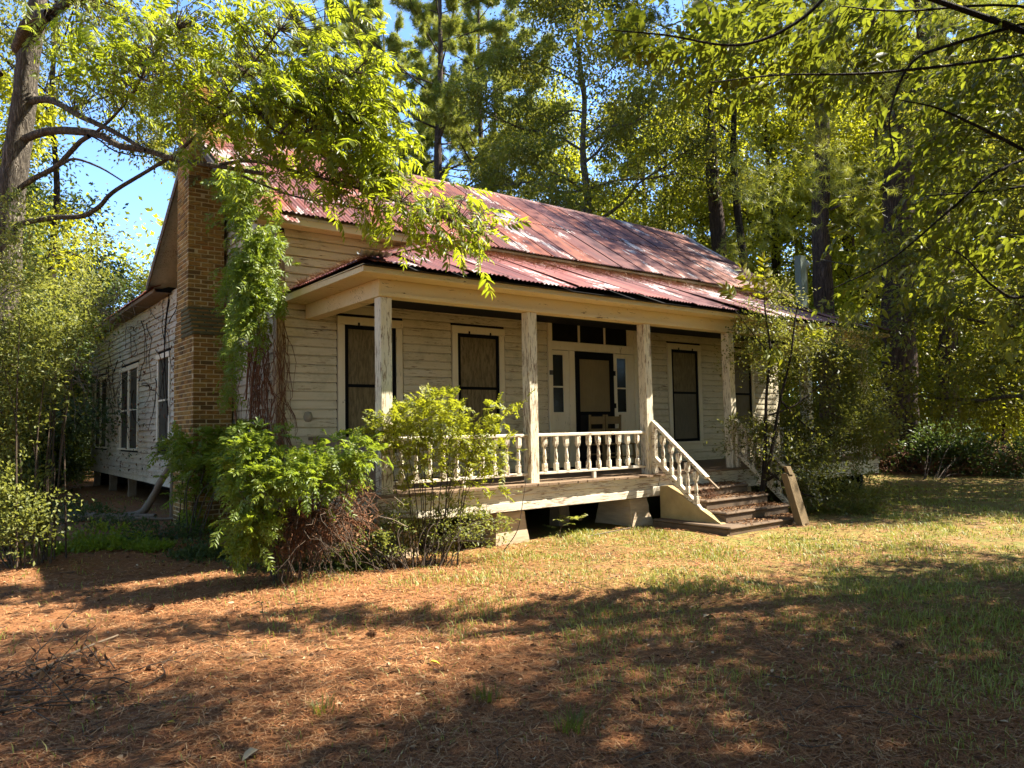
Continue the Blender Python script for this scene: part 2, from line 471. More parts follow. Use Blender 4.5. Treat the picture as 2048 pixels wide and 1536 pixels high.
BARKP = bark('pine_bark', (0.045, 0.030, 0.024), (0.15, 0.10, 0.075))
BARKG = bark('grey_bark', (0.07, 0.055, 0.042), (0.27, 0.225, 0.17), (13, 13, 3.2))
BARKD = bark('dark_bark', (0.022, 0.016, 0.012), (0.075, 0.055, 0.04), (9, 9, 2))
TWIG = flat('twig_bark', (0.075, 0.052, 0.034), 0.9, 0.4, 12)
DEADV = flat('dead_vine', (0.17, 0.075, 0.036), 0.9, 0.55, 9)
DEADG = flat('dead_grey_stem', (0.21, 0.16, 0.11), 0.9, 0.4, 9)

L_PECAN = leaf_mat('pecan_leaf', [(0, (0.06, 0.095, 0.012)), (0.5, (0.12, 0.155, 0.016)), (0.85, (0.21, 0.21, 0.02)), (1, (0.33, 0.26, 0.025))], (0.42, 0.46, 0.016), 0.6, 0.42)
L_HICK = leaf_mat('hickory_leaf', [(0, (0.05, 0.068, 0.012)), (0.6, (0.09, 0.108, 0.015)), (1, (0.20, 0.15, 0.02))], (0.25, 0.275, 0.016), 0.52, 0.5)
L_GUM = leaf_mat('gum_leaf', [(0, (0.06, 0.085, 0.020)), (0.5, (0.115, 0.135, 0.024)), (0.85, (0.23, 0.19, 0.028)), (1, (0.36, 0.21, 0.03))], (0.36, 0.34, 0.025), 0.45)
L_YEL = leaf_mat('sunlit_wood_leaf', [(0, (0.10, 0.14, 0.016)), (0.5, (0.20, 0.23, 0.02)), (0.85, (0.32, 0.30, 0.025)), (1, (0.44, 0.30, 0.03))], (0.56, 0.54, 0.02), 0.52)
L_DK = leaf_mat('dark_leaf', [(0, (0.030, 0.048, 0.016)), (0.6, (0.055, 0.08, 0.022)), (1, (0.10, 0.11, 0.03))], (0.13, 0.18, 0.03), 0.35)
L_PINE = leaf_mat('pine_needles', [(0, (0.10, 0.13, 0.026)), (0.55, (0.20, 0.22, 0.034)), (0.9, (0.32, 0.26, 0.055)), (1, (0.38, 0.21, 0.06))], (0.40, 0.42, 0.04), 0.42)
L_VINE = leaf_mat('vine_leaf', [(0, (0.07, 0.12, 0.016)), (0.6, (0.15, 0.20, 0.024)), (1, (0.27, 0.27, 0.03))], (0.36, 0.44, 0.025), 0.45, 0.42)
L_NAND = leaf_mat('nandina_leaf', [(0, (0.08, 0.11, 0.03)), (0.5, (0.19, 0.20, 0.025)), (0.9, (0.33, 0.31, 0.025)), (1, (0.40, 0.26, 0.03))], (0.46, 0.48, 0.02), 0.45)
L_BUSH = leaf_mat('privet_leaf', [(0, (0.07, 0.095, 0.026)), (0.6, (0.165, 0.18, 0.045)), (1, (0.30, 0.28, 0.07))], (0.36, 0.37, 0.05), 0.42)
L_SHR = leaf_mat('yaupon_leaf', [(0, (0.055, 0.068, 0.022)), (0.6, (0.11, 0.12, 0.034)), (1, (0.22, 0.18, 0.04))], (0.28, 0.28, 0.03), 0.42)
L_GRASS = leaf_mat('grass_blade', [(0, (0.08, 0.12, 0.02)), (0.5, (0.19, 0.23, 0.03)), (0.85, (0.36, 0.34, 0.07)), (1, (0.44, 0.34, 0.13))], (0.36, 0.35, 0.035), 0.3)
L_NEED = tinted('fallen_needles', [(0, (0.11, 0.042, 0.018)), (0.4, (0.27, 0.10, 0.036)), (0.75, (0.40, 0.175, 0.062)), (1, (0.50, 0.31, 0.15))])
L_LIT = tinted('fallen_leaf', [(0, (0.08, 0.036, 0.018)), (0.5, (0.22, 0.105, 0.046)), (0.85, (0.34, 0.20, 0.095)), (1, (0.46, 0.34, 0.20))], 0.9, 0.05)
L_STRAW = tinted('roof_straw', [(0, (0.10, 0.05, 0.028)), (0.5, (0.24, 0.13, 0.07)), (1, (0.42, 0.29, 0.18))])
L_BROWN = tinted('dead_leaf', [(0, (0.06, 0.028, 0.014)), (0.6, (0.16, 0.075, 0.035)), (1, (0.28, 0.15, 0.07))])

def ground_mat():
    mt, nt, out = nodes('pine_straw_ground')
    v = coords(nt, (1, 1, 1), False)
    big = noise(nt, v, 0.35, 5, 0.6, 0.4); med = noise(nt, v, 2.6, 6, 0.65); fine = noise(nt, v, 38, 6, 0.75, 0.8); mid = noise(nt, v, 11, 7, 0.72, 0.5)
    straw = mix(nt, ramp(nt, fine, [(0.36, (0, 0, 0)), (0.62, (1, 1, 1))]), (0.14, 0.055, 0.022), (0.38, 0.175, 0.068))
    soil = mix(nt, mid, (0.12, 0.075, 0.042), (0.36, 0.25, 0.16))
    c = mix(nt, ramp(nt, med, [(0.56, (0, 0, 0)), (0.70, (0.85, 0.85, 0.85))]), straw, soil)
    gr = mix(nt, ramp(nt, fine, [(0.35, (0, 0, 0)), (0.65, (1, 1, 1))]), (0.075, 0.085, 0.018), (0.26, 0.26, 0.06))
    # grass grows to the right of the yard
    sx = nd(nt, 'ShaderNodeSeparateXYZ'); nt.links.new(v, sx.inputs[0])
    a = nd(nt, 'ShaderNodeMapRange', interpolation_type='SMOOTHSTEP'); nt.links.new(sx.outputs[0], a.inputs[0])
    a.inputs[1].default_value = 3.5; a.inputs[2].default_value = 7.5
    b = nd(nt, 'ShaderNodeMath', operation='MULTIPLY'); nt.links.new(a.outputs[0], b.inputs[0]); nt.links.new(ramp(nt, med, [(0.38, (1, 1, 1)), (0.66, (0.1, 0.1, 0.1))]), b.inputs[1])
    c = mix(nt, b.outputs[0], c, gr)
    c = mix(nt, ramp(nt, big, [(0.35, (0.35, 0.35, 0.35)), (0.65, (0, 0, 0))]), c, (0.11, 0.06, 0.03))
    h = mix(nt, 0.5, fine, mid)
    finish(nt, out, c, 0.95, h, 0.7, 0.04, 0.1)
    return mt
GROUND = ground_mat()
# ------------------------------------------------------------------ ground
def build_ground():
    xs = np.concatenate([np.linspace(-160, -6, 30), np.linspace(-5, 30, 141), np.linspace(31, 220, 36)])
    ys = np.concatenate([np.linspace(-120, -5, 24), np.linspace(-4, 30, 137), np.linspace(31, 230, 38)])
    X, Y = np.meshgrid(xs, ys, indexing='ij'); Z = gz(X, Y)
    V = np.stack([X, Y, Z], -1).reshape(-1, 3); ny = len(ys)
    i, j = np.meshgrid(np.arange(len(xs) - 1), np.arange(ny - 1), indexing='ij')
    a = (i * ny + j).ravel(); F = np.stack([a, a + ny, a + ny + 1, a + 1], -1)
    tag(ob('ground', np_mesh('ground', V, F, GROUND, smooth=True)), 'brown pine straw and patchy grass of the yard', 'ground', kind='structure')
build_ground()

# ------------------------------------------------------------------ the farmhouse
HB = (10.5, 14.0, 0.0)
house = thing('farmhouse', 'abandoned white clapboard farmhouse with rusted tin roof and front porch', 'house', HB)
def hp(name, mb, mat, parent=None, label=None):
    o = ob(name, mb.mesh(name, mat, HB), parent or house)
    if label: o['label'] = label
    return o
def hl(p): return (p[0] - HB[0], p[1] - HB[1], p[2] - HB[2])

YF, XL, XR, YB = 10.9, 4.0, 17.0, 27.7
PITCH = 0.138
rs = np.random.RandomState(3)
# front wall
front_open = [(4.93, 6.12, 1.1, 3.45), (7.07, 8.25, 1.1, 3.45), (9.27, 11.80, 0.7, 3.86), (12.76, 13.95, 1.1, 3.45), (14.83, 16.0, 1.1, 3.45)]
fw = hp('front_wall', MB().box(XL + 0.02, XR - 0.02, YF + 0.004, YF + 0.12, 0.5, 4.72), DARKIN)
def runs(a, b, row_z, opens, joint):
    segs = [(a, b)]
    for o0, o1, z0, z1 in opens:
        if z0 < row_z < z1:
            nx = []
            for s0, s1 in segs:
                if o1 <= s0 or o0 >= s1: nx.append((s0, s1))
                else:
                    if o0 > s0: nx.append((s0, o0))
                    if o1 < s1: nx.append((o1, s1))
            segs = nx
    out = []
    for s0, s1 in segs:
        if s1 - s0 > joint * 1.3:
            c = s0 + (s1 - s0) * rs.uniform(0.35, 0.65); out += [(s0, c - 0.002), (c + 0.002, s1)]
        elif s1 - s0 > 0.03: out.append((s0, s1))
    return out
z = 0.60
while z < 4.70:
    for a, b in runs(XL + 0.1, XR - 0.1, z + PITCH / 2, front_open, 6.0):
        t = rs.uniform(-0.002, 0.004); tl = rs.uniform(-0.003, 0.003)
        mb = MB().ext([(0, 0), (-0.030 - t, 0), (-0.031 - t, 0.03), (-0.020, PITCH - 0.022), (-0.004, PITCH - 0.012), (0, PITCH - 0.002)], (a, YF, z), (0, 1, 0), (0, 0, 1), (b - a, 0, tl))
        hp('siding_board', mb, PXS, fw)
    z += PITCH
# side wall with the gable
side_open = [(24.85, 27.1, 1.15, 3.45), (20.5, 22.9, 1.15, 3.45), (17.25, 18.55, 1.15, 3.45)]
RIDGE_Y, RIDGE_Z, EAVE_Z = 13.95, 7.15, 4.85
SLOPE = (RIDGE_Z - EAVE_Z) / (RIDGE_Y - 10.5)
sw = hp('side_wall', MB().box(XL + 0.004, XL + 0.12, YF + 0.14, YB, 0.46, 4.74).ext([(10.95, 4.75), (16.95, 4.75), (13.95, 6.95)], (XL + 0.004, 0, 0), (0, 1, 0), (0, 0, 1), (0.11, 0, 0)), DARKIN)
z = 0.48
while z < 6.8:
    y0, y1 = YF + 0.1, YB
    if z > 4.62:
        k = (z + PITCH - 4.62) / SLOPE; y0, y1 = YF + k, 17.0 - k
    if y1 - y0 > 0.2:
        for a, b in runs(y0, y1, z + PITCH / 2, side_open, 5.0):
            t = rs.uniform(-0.002, 0.007)
            mb = MB().ext([(0, 0), (-0.034 - t, 0), (-0.035 - t, 0.02), (-0.012, PITCH - 0.006), (0, PITCH - 0.002)], (XL, a, z), (1, 0, 0), (0, 0, 1), (0, b - a, rs.uniform(-0.008, 0.008)))
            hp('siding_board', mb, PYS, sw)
    z += PITCH
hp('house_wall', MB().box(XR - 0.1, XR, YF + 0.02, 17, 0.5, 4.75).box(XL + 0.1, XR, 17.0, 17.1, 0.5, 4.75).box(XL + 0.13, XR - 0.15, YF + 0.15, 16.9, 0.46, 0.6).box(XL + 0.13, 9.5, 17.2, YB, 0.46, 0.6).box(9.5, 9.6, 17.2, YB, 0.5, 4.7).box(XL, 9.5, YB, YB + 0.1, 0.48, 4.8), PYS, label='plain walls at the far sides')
hp('corner_board', MB().cbox(XL - 0.03, XL + 0.10, YF - 0.03, YF + 0.10, 0.5, 4.66, 0.006), paint('bare_corner', (5, 5, 0.6), col=(0.50, 0.40, 0.25), peel=0.44), label='weathered bare corner board')
hp('corner_board', MB().cbox(XR - 0.1, XR + 0.03, YF - 0.03, YF + 0.10, 0.5, 4.66, 0.006), TRIM)
hp('corner_board', MB().cbox(XL - 0.03, XL + 0.10, YB - 0.1, YB + 0.03, 0.5, 4.7, 0.006), PZ)
hp('underfloor_light_block', MB().box(XL + 0.5, XR, 12.0, 12.08, -0.05, 0.5).box(XR - 0.2, XR - 0.1, 8.7, 12, -0.05, 0.5).box(5.3, 5.4, 12.1, YB, -0.05, 0.5).box(4.25, 9.5, YB - 0.12, YB - 0.04, -0.05, 0.46), DARKIN)  # added near-black walls that stop light passing under the house

# windows
def front_window(x0, x1, z0, z1, pane_top, pane_low):
    y = YF
    fr = MB().cbox(x0, x0 + 0.115, y - 0.045, y + 0.02, z0 + 0.06, z1, 0.004).cbox(x1 - 0.115, x1, y - 0.045, y + 0.02, z0 + 0.06, z1, 0.004).cbox(x0 - 0.01, x1 + 0.01, y - 0.05, y + 0.02, z1 + 0.003, z1 + 0.13, 0.004)
    fr.cbox(x0 - 0.03, x1 + 0.03, y - 0.09, y + 0.02, z0, z0 + 0.057, 0.006).cbox(x0 + 0.02, x1 - 0.02, y - 0.042, y + 0.02, z0 - 0.12, z0 - 0.003, 0.004)
    wd = hp('window', fr, TRIM)
    a, b, c, d = x0 + 0.118, x1 - 0.118, z0 + 0.06, z1 - 0.003
    mz = c + (d - c) * 0.53; t = 0.062
    sf = MB().cbox(a, a + t, y - 0.03, y + 0.01, c, d, .004).cbox(b - t, b, y - 0.03, y + 0.01, c, d, .004).box(a + t, b - t, y - 0.028, y + 0.01, d - t, d).box(a + t, b - t, y - 0.028, y + 0.01, c, c + t).box(a + t, b - t, y - 0.026, y + 0.01, mz - 0.025, mz + 0.025)
    hp('screen_frame', sf, BLACK, wd)
    hp('pane', MB().box(a + t, b - t, y - 0.012, y + 0.002, mz + 0.025, d - t), pane_top, wd)
    hp('pane', MB().box(a + t, b - t, y - 0.010, y + 0.002, c + t, mz - 0.025), pane_low, wd)
    for hx in (a + 0.22, b - 0.22):
        hp('screen_hook', MB().box(hx, hx + 0.03, y - 0.06, y - 0.045, d + 0.0, d + 0.045), BLACK, wd)
    return wd
front_window(4.95, 6.10, 1.20, 3.32, BOARD, BOARD)
front_window(7.09, 8.23, 1.20, 3.32, BOARD, BOARD)
front_window(12.78, 13.93, 1.20, 3.32, BOARD, BOARDG)
front_window(14.85, 15.98, 1.20, 3.32, BOARDG, BOARDG)

def side_window(y0, y1, z0, z1, double=True):
    x = XL
    fr = MB()
    for a, b in ((y0, y0 + 0.11), (y1 - 0.11, y1)): fr.cbox(x - 0.045, x + 0.02, a, b, z0 + 0.05, z1, 0.004)
    fr.cbox(x - 0.06, x + 0.02, y0 - 0.05, y1 + 0.05, z1 + 0.003, z1 + 0.12, 0.004).cbox(x - 0.09, x + 0.02, y0 - 0.04, y1 + 0.04, z0, z0 + 0.047, 0.005)
    spans = [(y0 + 0.113, y1 - 0.113)]
    if double:
        mcen = (y0 + y1) / 2; fr.cbox(x - 0.05, x + 0.02, mcen - 0.09, mcen + 0.09, z0 + 0.05, z1, 0.004)
        spans = [(y0 + 0.113, mcen - 0.093), (mcen + 0.093, y1 - 0.113)]
    wd = hp('window', fr, TRIM)
    mz = (z0 + z1) / 2
    for a, b in spans:
        hp('meeting_rail', MB().box(x - 0.03, x + 0.01, a, b, mz - 0.02, mz + 0.02), TRIM, wd)
        hp('pane', MB().box(x - 0.015, x + 0.005, a, b, mz + 0.02, z1), SCREENG, wd)
        hp('pane', MB().box(x - 0.013, x + 0.005, a, b, z0 + 0.05, mz - 0.02), SCREENG, wd)
    return wd
side_window(24.9, 27.05, 1.22, 3.30)
side_window(20.55, 22.85, 1.22, 3.32)
side_window(17.3, 18.5, 1.45, 3.32, False)

# front door with transom and sidelights
y = YF
df = MB()
for a, b in ((9.29, 9.38), (11.69, 11.78)): df.cbox(a, b, y - 0.05, y + 0.02, 0.85, 3.82, .005)
df.cbox(9.383, 11.687, y - 0.045, y + 0.02, 3.68, 3.82, .005)
df.cbox(9.383, 11.687, y - 0.04, y + 0.02, 3.14, 3.31, .005)
for a, b in ((9.383, 9.41), (10.10, 10.145), (10.82, 10.86), (11.50, 11.687)): df.cbox(a, b, y - 0.03, y + 0.02, 3.315, 3.676, .003)
for a, b in ((9.83, 9.98), (11.06, 11.14)): df.cbox(a, b, y - 0.042, y + 0.02, 0.85, 3.136, .005)
door = hp('front_door', df, TRIM)
for a, b in ((9.413, 10.097), (10.148, 10.817), (10.863, 11.497)):
    hp('transom_pane', MB().box(a, b, y - 0.008, y + 0.003, 3.318, 3.674), GLASS, door)
for a, b in ((9.383, 9.827), (11.143, 11.687)):
    c, d = (a + 0.03, a + 0.30)
    sdl = MB()
    sdl.box(a, c, y - 0.025, y + 0.01, 0.85, 3.13).box(d, b, y - 0.025, y + 0.01, 0.85, 3.13).box(c, d, y - 0.024, y + 0.01, 3.04, 3.13).box(c, d, y - 0.022, y + 0.01, 2.40, 2.43).box(c, d, y - 0.024, y + 0.01, 1.55, 1.92).box(c, d, y - 0.012, y + 0.01, 0.95, 1.55).box(c, d, y - 0.024, y + 0.01, 0.85, 0.95)
    hp('sidelight', sdl, TRIM, door)
    hp('sidelight_pane', MB().box(c, d, y - 0.008, y + 0.003, 2.43, 3.04), GLASS, door)
    hp('sidelight_pane', MB().box(c, d, y - 0.008, y + 0.003, 1.92, 2.40), GLASS, door)
a, b = 9.983, 11.057
sdoor = MB().cbox(a, a + 0.115, y - 0.05, y - 0.004, 0.85, 3.13, .004).cbox(b - 0.115, b, y - 0.05, y - 0.004, 0.85, 3.13, .004).box(a + .115, b - .115, y - 0.048, y - 0.004, 2.98, 3.13).box(a + .115, b - .115, y - 0.048, y - 0.004, 1.86, 1.93).box(a + .115, b - .115, y - 0.048, y - 0.004, 0.85, 1.0)
hp('screen_door', sdoor, BLACK, door)
hp('door_panel', MB().box(a + .115, b - .115, y - 0.03, y - 0.005, 1.93, 2.98), SCREEN, door)
hp('door_panel', MB().box(a + .115, b - .115, y - 0.03, y - 0.005, 1.0, 1.86), DARKIN, door)
for hz in (2.72, 2.05): hp('hinge', MB().cbox(b - 0.01, b + 0.045, y - 0.06, y - 0.04, hz - 0.05, hz + 0.05, .003), BLACK, door)
hp('number_plate', MB().cbox(9.30, 9.385, y - 0.062, y - 0.052, 2.64, 2.73, .003), flat('dark_plate', (0.055, 0.045, 0.035), 0.5))
hp('wall_box', MB().lathe((4.46, YF - 0.03, 1.86), [(0.001, -0.08), (0.05, -0.07), (0.075, 0), (0.05, 0.07), (0.001, 0.08)], 8), flat('grey_box', (0.30, 0.26, 0.18), 0.7))

# porch floor, skirt and joists
pf = hp('porch_floor', MB().box(4.36, 17.04, 8.45, 10.86, 0.66, 0.785), DARKIN)
x = 4.34
while x < 17.05:
    wv = 0.098
    hp('floor_board', MB().box(x, x + wv - 0.004, 8.33 + rs.uniform(-0.012, 0.012), YF - 0.03, 0.788, 0.82 + rs.uniform(-0.003, 0.003)), FLOORM, pf)
    x += wv
sk = hp('porch_skirt', MB().box(4.36, 17.0, 8.47, 8.56, 0.47, 0.66), DARKIN)
for a, b in ((4.33, 9.55), (9.56, 11.74), (11.75, 17.05)):
    hp('skirt_board', MB().cbox(a, b - 0.006, 8.375, 8.42, 0.685, 0.786, .004), PSK, sk)
    hp('skirt_board', MB().cbox(a + 0.01, b - 0.002, 8.405, 8.468, 0.585, 0.680, .004), PSK, sk)
    hp('skirt_board', MB().cbox(a, b - 0.006, 8.395, 8.466, 0.46, 0.580, .005), PSK, sk)
hp('skirt_board', MB().cbox(9.36, 9.60, 8.36, 8.394, 0.48, 0.62, .006), PSK, sk)
hp('skirt_board', MB().cbox(4.33, 4.38, 8.47, YF - 0.05, 0.50, 0.786, .005), PY, sk)
# posts and beams
POSTS = [4.45, 6.88, 9.42, 11.73, 14.38, 16.80]
for k, px in enumerate(POSTS):
    lean = (0, 0.004, -0.03, -0.02, 0, 0)[k]
    mb = MB().ext([(0.012, 0), (0.158, 0), (0.17, 0.012), (0.17, 0.158), (0.158, 0.17), (0.012, 0.17), (0, 0.158), (0, 0.012)], (px - lean * 0, 8.49, 0.822), (1, 0, 0), (0, 1, 0), (lean, 0, 2.526))
    hp('porch_post', mb, PZ)
hp('porch_beam', MB().cbox(4.42, 17.0, 8.465, 8.66, 3.352, 3.62, .006).cbox(4.40, 17.02, 8.44, 8.462, 3.352, 3.40, .004), PBM)
hp('porch_beam', MB().cbox(4.42, 4.62, 8.665, YF - 0.03, 3.352, 3.62, .006), PBM)
hp('porch_beam', MB().cbox(16.80, 17.0, 8.665, YF - 0.03, 3.352, 3.62, .006), PBM)
hp('porch_ceiling', MB().box(4.64, 16.78, 8.68, YF - 0.03, 3.75, 3.78), PX)
hp('porch_soffit', MB().box(4.06, 17.26, 8.16, 8.46, 3.575, 3.60).box(4.06, 4.41, 8.47, YF - 0.03, 3.575, 3.60).box(17.02, 17.26, 8.47, YF - 0.03, 3.575, 3.60), PBM)
hp('fascia', MB().cbox(4.03, 17.29, 8.12, 8.155, 3.565, 3.665, .004), PBM)
hp('fascia', MB().cbox(4.03, 4.058, 8.16, YF - 0.03, 3.565, 3.665, .004), PBM)
hp('fascia', MB().cbox(17.263, 17.29, 8.16, YF - 0.03, 3.565, 3.665, .004), PBM)

# railings with turned balusters
def baluster_mesh(h):
    q = h / 0.54
    mb = MB().cbox(-0.034, 0.034, -0.034, 0.034, 0, 0.125 * q, .006)
    z1 = 0.125 * q; z2 = h - 0.16 * q
    prof = [(0.034, z1), (0.022, z1 + 0.012), (0.031, z1 + 0.022), (0.020, z1 + 0.036), (0.026, z1 + 0.06), (0.030, z1 + 0.09), (0.027, z1 + 0.14), (0.017, z2 - 0.03), (0.016, z2 - 0.022), (0.026, z2 - 0.016), (0.017, z2 - 0.008), (0.030, z2)]
    mb.lathe((0, 0, 0), prof, 8)
    c = 0.034
    mb.add([(-.026, -.026, z2), (.026, -.026, z2), (.026, .026, z2), (-.026, .026, z2), (-c, -c, z2 + .04), (c, -c, z2 + .04), (c, c, z2 + .04), (-c, c, z2 + .04), (-c, -c, h), (c, -c, h), (c, c, h), (-c, c, h)],
           [(3, 2, 1, 0), (0, 1, 5, 4), (1, 2, 6, 5), (2, 3, 7, 6), (3, 0, 4, 7), (4, 5, 9, 8), (5, 6, 10, 9), (6, 7, 11, 10), (7, 4, 8, 11), (8, 9, 10, 11)])
    return mb.mesh('baluster', PB)
BAL = baluster_mesh(0.525)
BALS = baluster_mesh(0.50)
def railing(x0, x1, n):
    r = hp('porch_railing', MB().cbox(x0, x1, 8.53, 8.62, 1.495, 1.545, .01).cbox(x0, x1, 8.545, 8.605, 0.93, 0.972, .006).cbox((x0 + x1) / 2 - 0.03, (x0 + x1) / 2 + 0.03, 8.55, 8.60, 0.822, 0.93, .004), paint('rail_paint', (0.8, 5, 5), col=(0.74, 0.66, 0.53), peel=0.53))
    for k in range(n):
        t = x0 + (x1 - x0) * (k + 0.75) / (n + 0.5)
        ob('baluster', BAL, r, hl((t, 8.575, 0.971)), (rs.uniform(-.02, .02), rs.uniform(-.025, .025), rs.uniform(-0.2, 0.2)))
for k in (0, 1, 3, 4): railing(POSTS[k] + 0.173, POSTS[k + 1] - 0.003, 10)
er = hp('porch_end_rail', MB().cbox(4.45, 4.56, 8.67, YF - 0.05, 1.50, 1.55, .008).cbox(4.47, 4.54, 8.67, YF - 0.05, 0.90, 0.95, .006), WOODG, label='weathered boarded rail at the porch end')
yy = 8.68
while yy < YF - 0.2:
    hp('rail_board', MB().cbox(4.485, 4.51, yy, yy + 0.125, 0.952, 1.498, .003), WOODG, er); yy += 0.13

def stair_rail(x, broken):
    SP = paint('stair_rail_paint', (5, 1.2, 5), col=(0.72, 0.63, 0.48), peel=0.50)
    mb = MB().bar((x, 8.49, 1.70), (x, 7.40, 0.80), 0.085, 0.045).bar((x, 8.49, 1.11), (x, 7.46, 0.22), 0.07, 0.075)
    mb.cbox(x - 0.045, x + 0.045, 8.49 - 0.06, 8.488, 0.83, 1.66, .006)
    r = hp('stair_railing', mb, SP, label='sloping stair rail with a splintered lower end' if broken else None)
    hp('broken_rail', MB().bar((x + 0.01, 7.95, 1.225), (x + 0.07, 7.25, 0.63), 0.04, 0.03).bar((x - 0.02, 7.9, 1.19), (x - 0.01, 7.42, 0.785), 0.03, 0.02), WOODG, r)
    for k in range(5):
        yb = 8.28 - k * 0.165; zb = 1.11 - (8.49 - yb) * 0.864 + 0.03
        ob('baluster', BALS, r, hl((x, yb, zb)), (0.0, rs.uniform(-0.03, 0.03), 0))
stair_rail(9.55, True)
stair_rail(11.85, False)

# corrugated sheets
def sheet_mesh(name, o, u, v, nrm, width, l0, l1fn, mat, rows=4, sag=0.0, l0fn=None, pitch=0.078, amp=0.0105, curl=0.0):
    o, u, v, nrm = map(np.array, (o, u, v, nrm)); nc = max(1, int(round(width / pitch))); cols = nc * 4 + 1
    s = np.linspace(0, width, cols); h = amp * np.cos(np.linspace(0, nc * 2 * math.pi, cols))
    t = np.linspace(0, 1, rows)
    l1 = np.array([max(l1fn(a), 0.02) for a in s]); l00 = np.full(cols, l0) if l0fn is None else np.array([l0fn(a) for a in s])
    l1 = np.maximum(l1, l00 + 0.01)
    Lg = l00[None] + (l1 - l00)[None] * t[:, None]
    sg = sag * np.sin(math.pi * t)[:, None] + curl * ((1 - t) ** 2)[:, None]
    V = o + s[None, :, None] * u + Lg[:, :, None] * v + (h[None] + sg)[:, :, None] * nrm
    V = V.reshape(-1, 3) - np.array(HB)
    i, j = np.meshgrid(np.arange(rows - 1), np.arange(cols - 1), indexing='ij'); a = (i * cols + j).ravel()
    return np_mesh(name, V, np.stack([a, a + 1, a + cols + 1, a + cols], -1), mat, smooth=True)

def unitv(a): a = np.array(a, float); return a / np.linalg.norm(a)
# main roof
mv = unitv((0, RIDGE_Y - 10.5, RIDGE_Z - EAVE_Z)); mn = unitv(np.cross((1, 0, 0), mv)); ML = math.hypot(RIDGE_Y - 10.5, RIDGE_Z - EAVE_Z)
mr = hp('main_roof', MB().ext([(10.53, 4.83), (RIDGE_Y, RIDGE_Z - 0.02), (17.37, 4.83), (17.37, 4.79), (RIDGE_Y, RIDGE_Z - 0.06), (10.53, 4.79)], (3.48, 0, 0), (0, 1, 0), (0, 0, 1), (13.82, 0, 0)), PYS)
x = 3.46
while x < 17.1:
    wd = 0.668
    for l0, l1, lift in ((-0.02, ML * 0.52, 0.012), (ML * 0.50, ML, 0.030)):
        ln = rs.uniform(-0.008, 0.008)
        me = sheet_mesh('roof_sheet', np.array([x, 10.5, EAVE_Z]) + mn * (lift + 0.012 + rs.uniform(0, 0.008)), unitv((1, 0, ln)), mv, mn, wd, l0 + rs.uniform(-0.035, 0.015), lambda a, l1=l1: l1, ROOF, 4, rs.uniform(-0.010, 0.012), amp=0.014)
        ob('roof_sheet', me, mr)
    x += 0.625
bv = unitv((0, 17.4 - RIDGE_Y, EAVE_Z - RIDGE_Z)); bn = unitv(np.cross(bv, (1, 0, 0))) * -1
if bn[2] < 0: bn = -bn
ob('rear_slope', sheet_mesh('rear_slope', np.array([3.62, RIDGE_Y, RIDGE_Z]) + bn * 0.03, (1, 0, 0), bv, bn, 13.75, 0, lambda a: ML + 0.02, ROOF, 3), mr)
hp('ridge_cap', MB().ext([(-0.14, -0.072), (0, 0.03), (0.14, -0.072), (0.14, -0.082), (0, 0.02), (-0.14, -0.082)], (3.6, RIDGE_Y, RIDGE_Z + 0.045), (0, 1, 0), (0, 0, 1), (13.78, 0, 0)), ROOF, mr)
# boxed eave, gable rakes
hp('main_fascia', MB().cbox(3.60, 6.75, 10.54, 10.57, 4.70, 4.83, .004), PBM)
hp('main_soffit', MB().box(3.62, 6.75, 10.575, YF - 0.03, 4.72, 4.745), PBM)
hp('eave_shade_strip', MB().box(6.76, 17.28, 10.80, YF - 0.03, 4.60, 4.80), DARKIN)  # near-black strip painting the shade between main eave and porch roof
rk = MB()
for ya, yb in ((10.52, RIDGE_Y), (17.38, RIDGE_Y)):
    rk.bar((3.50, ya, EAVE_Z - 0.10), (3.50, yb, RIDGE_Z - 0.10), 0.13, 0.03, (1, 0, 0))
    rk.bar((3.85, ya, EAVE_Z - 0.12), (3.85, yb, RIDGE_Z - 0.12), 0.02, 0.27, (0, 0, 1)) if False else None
hp('rake_board', rk, paint('rake_shade_paint', (5, 2, 2), col=(0.10, 0.075, 0.05), peel=0.5))  # dark brown puts the roof overhang's shade into the rake colour
# rear wing roof along the side
wv_ = unitv((3.2, 0, 1.3)); wn_ = unitv((-1.3, 0, 3.2))
wr = hp('rear_roof', MB().ext([(3.62, 4.72), (10.0, 4.72), (6.85, 5.98)], (0, 17.3, 0), (1, 0, 0), (0, 0, 1), (0, 10.6, 0)), DARKIN)
yy = 17.25
while yy < 27.9:
    ob('roof_sheet', sheet_mesh('roof_sheet', np.array([3.55, yy, 4.76]) + wn_ * rs.uniform(0.0, 0.012), (0, 1, 0), wv_, wn_, 0.668, rs.uniform(-0.03, 0.01), lambda a: 3.55, ROOF, 3, 0.0), wr)
    yy += 0.625
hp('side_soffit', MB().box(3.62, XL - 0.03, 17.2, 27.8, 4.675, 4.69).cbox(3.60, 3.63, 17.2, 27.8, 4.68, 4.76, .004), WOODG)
hp('side_frieze', MB().cbox(XL - 0.045, XL - 0.028, 11.0, 27.7, 4.42, 4.655, .003), PYS)
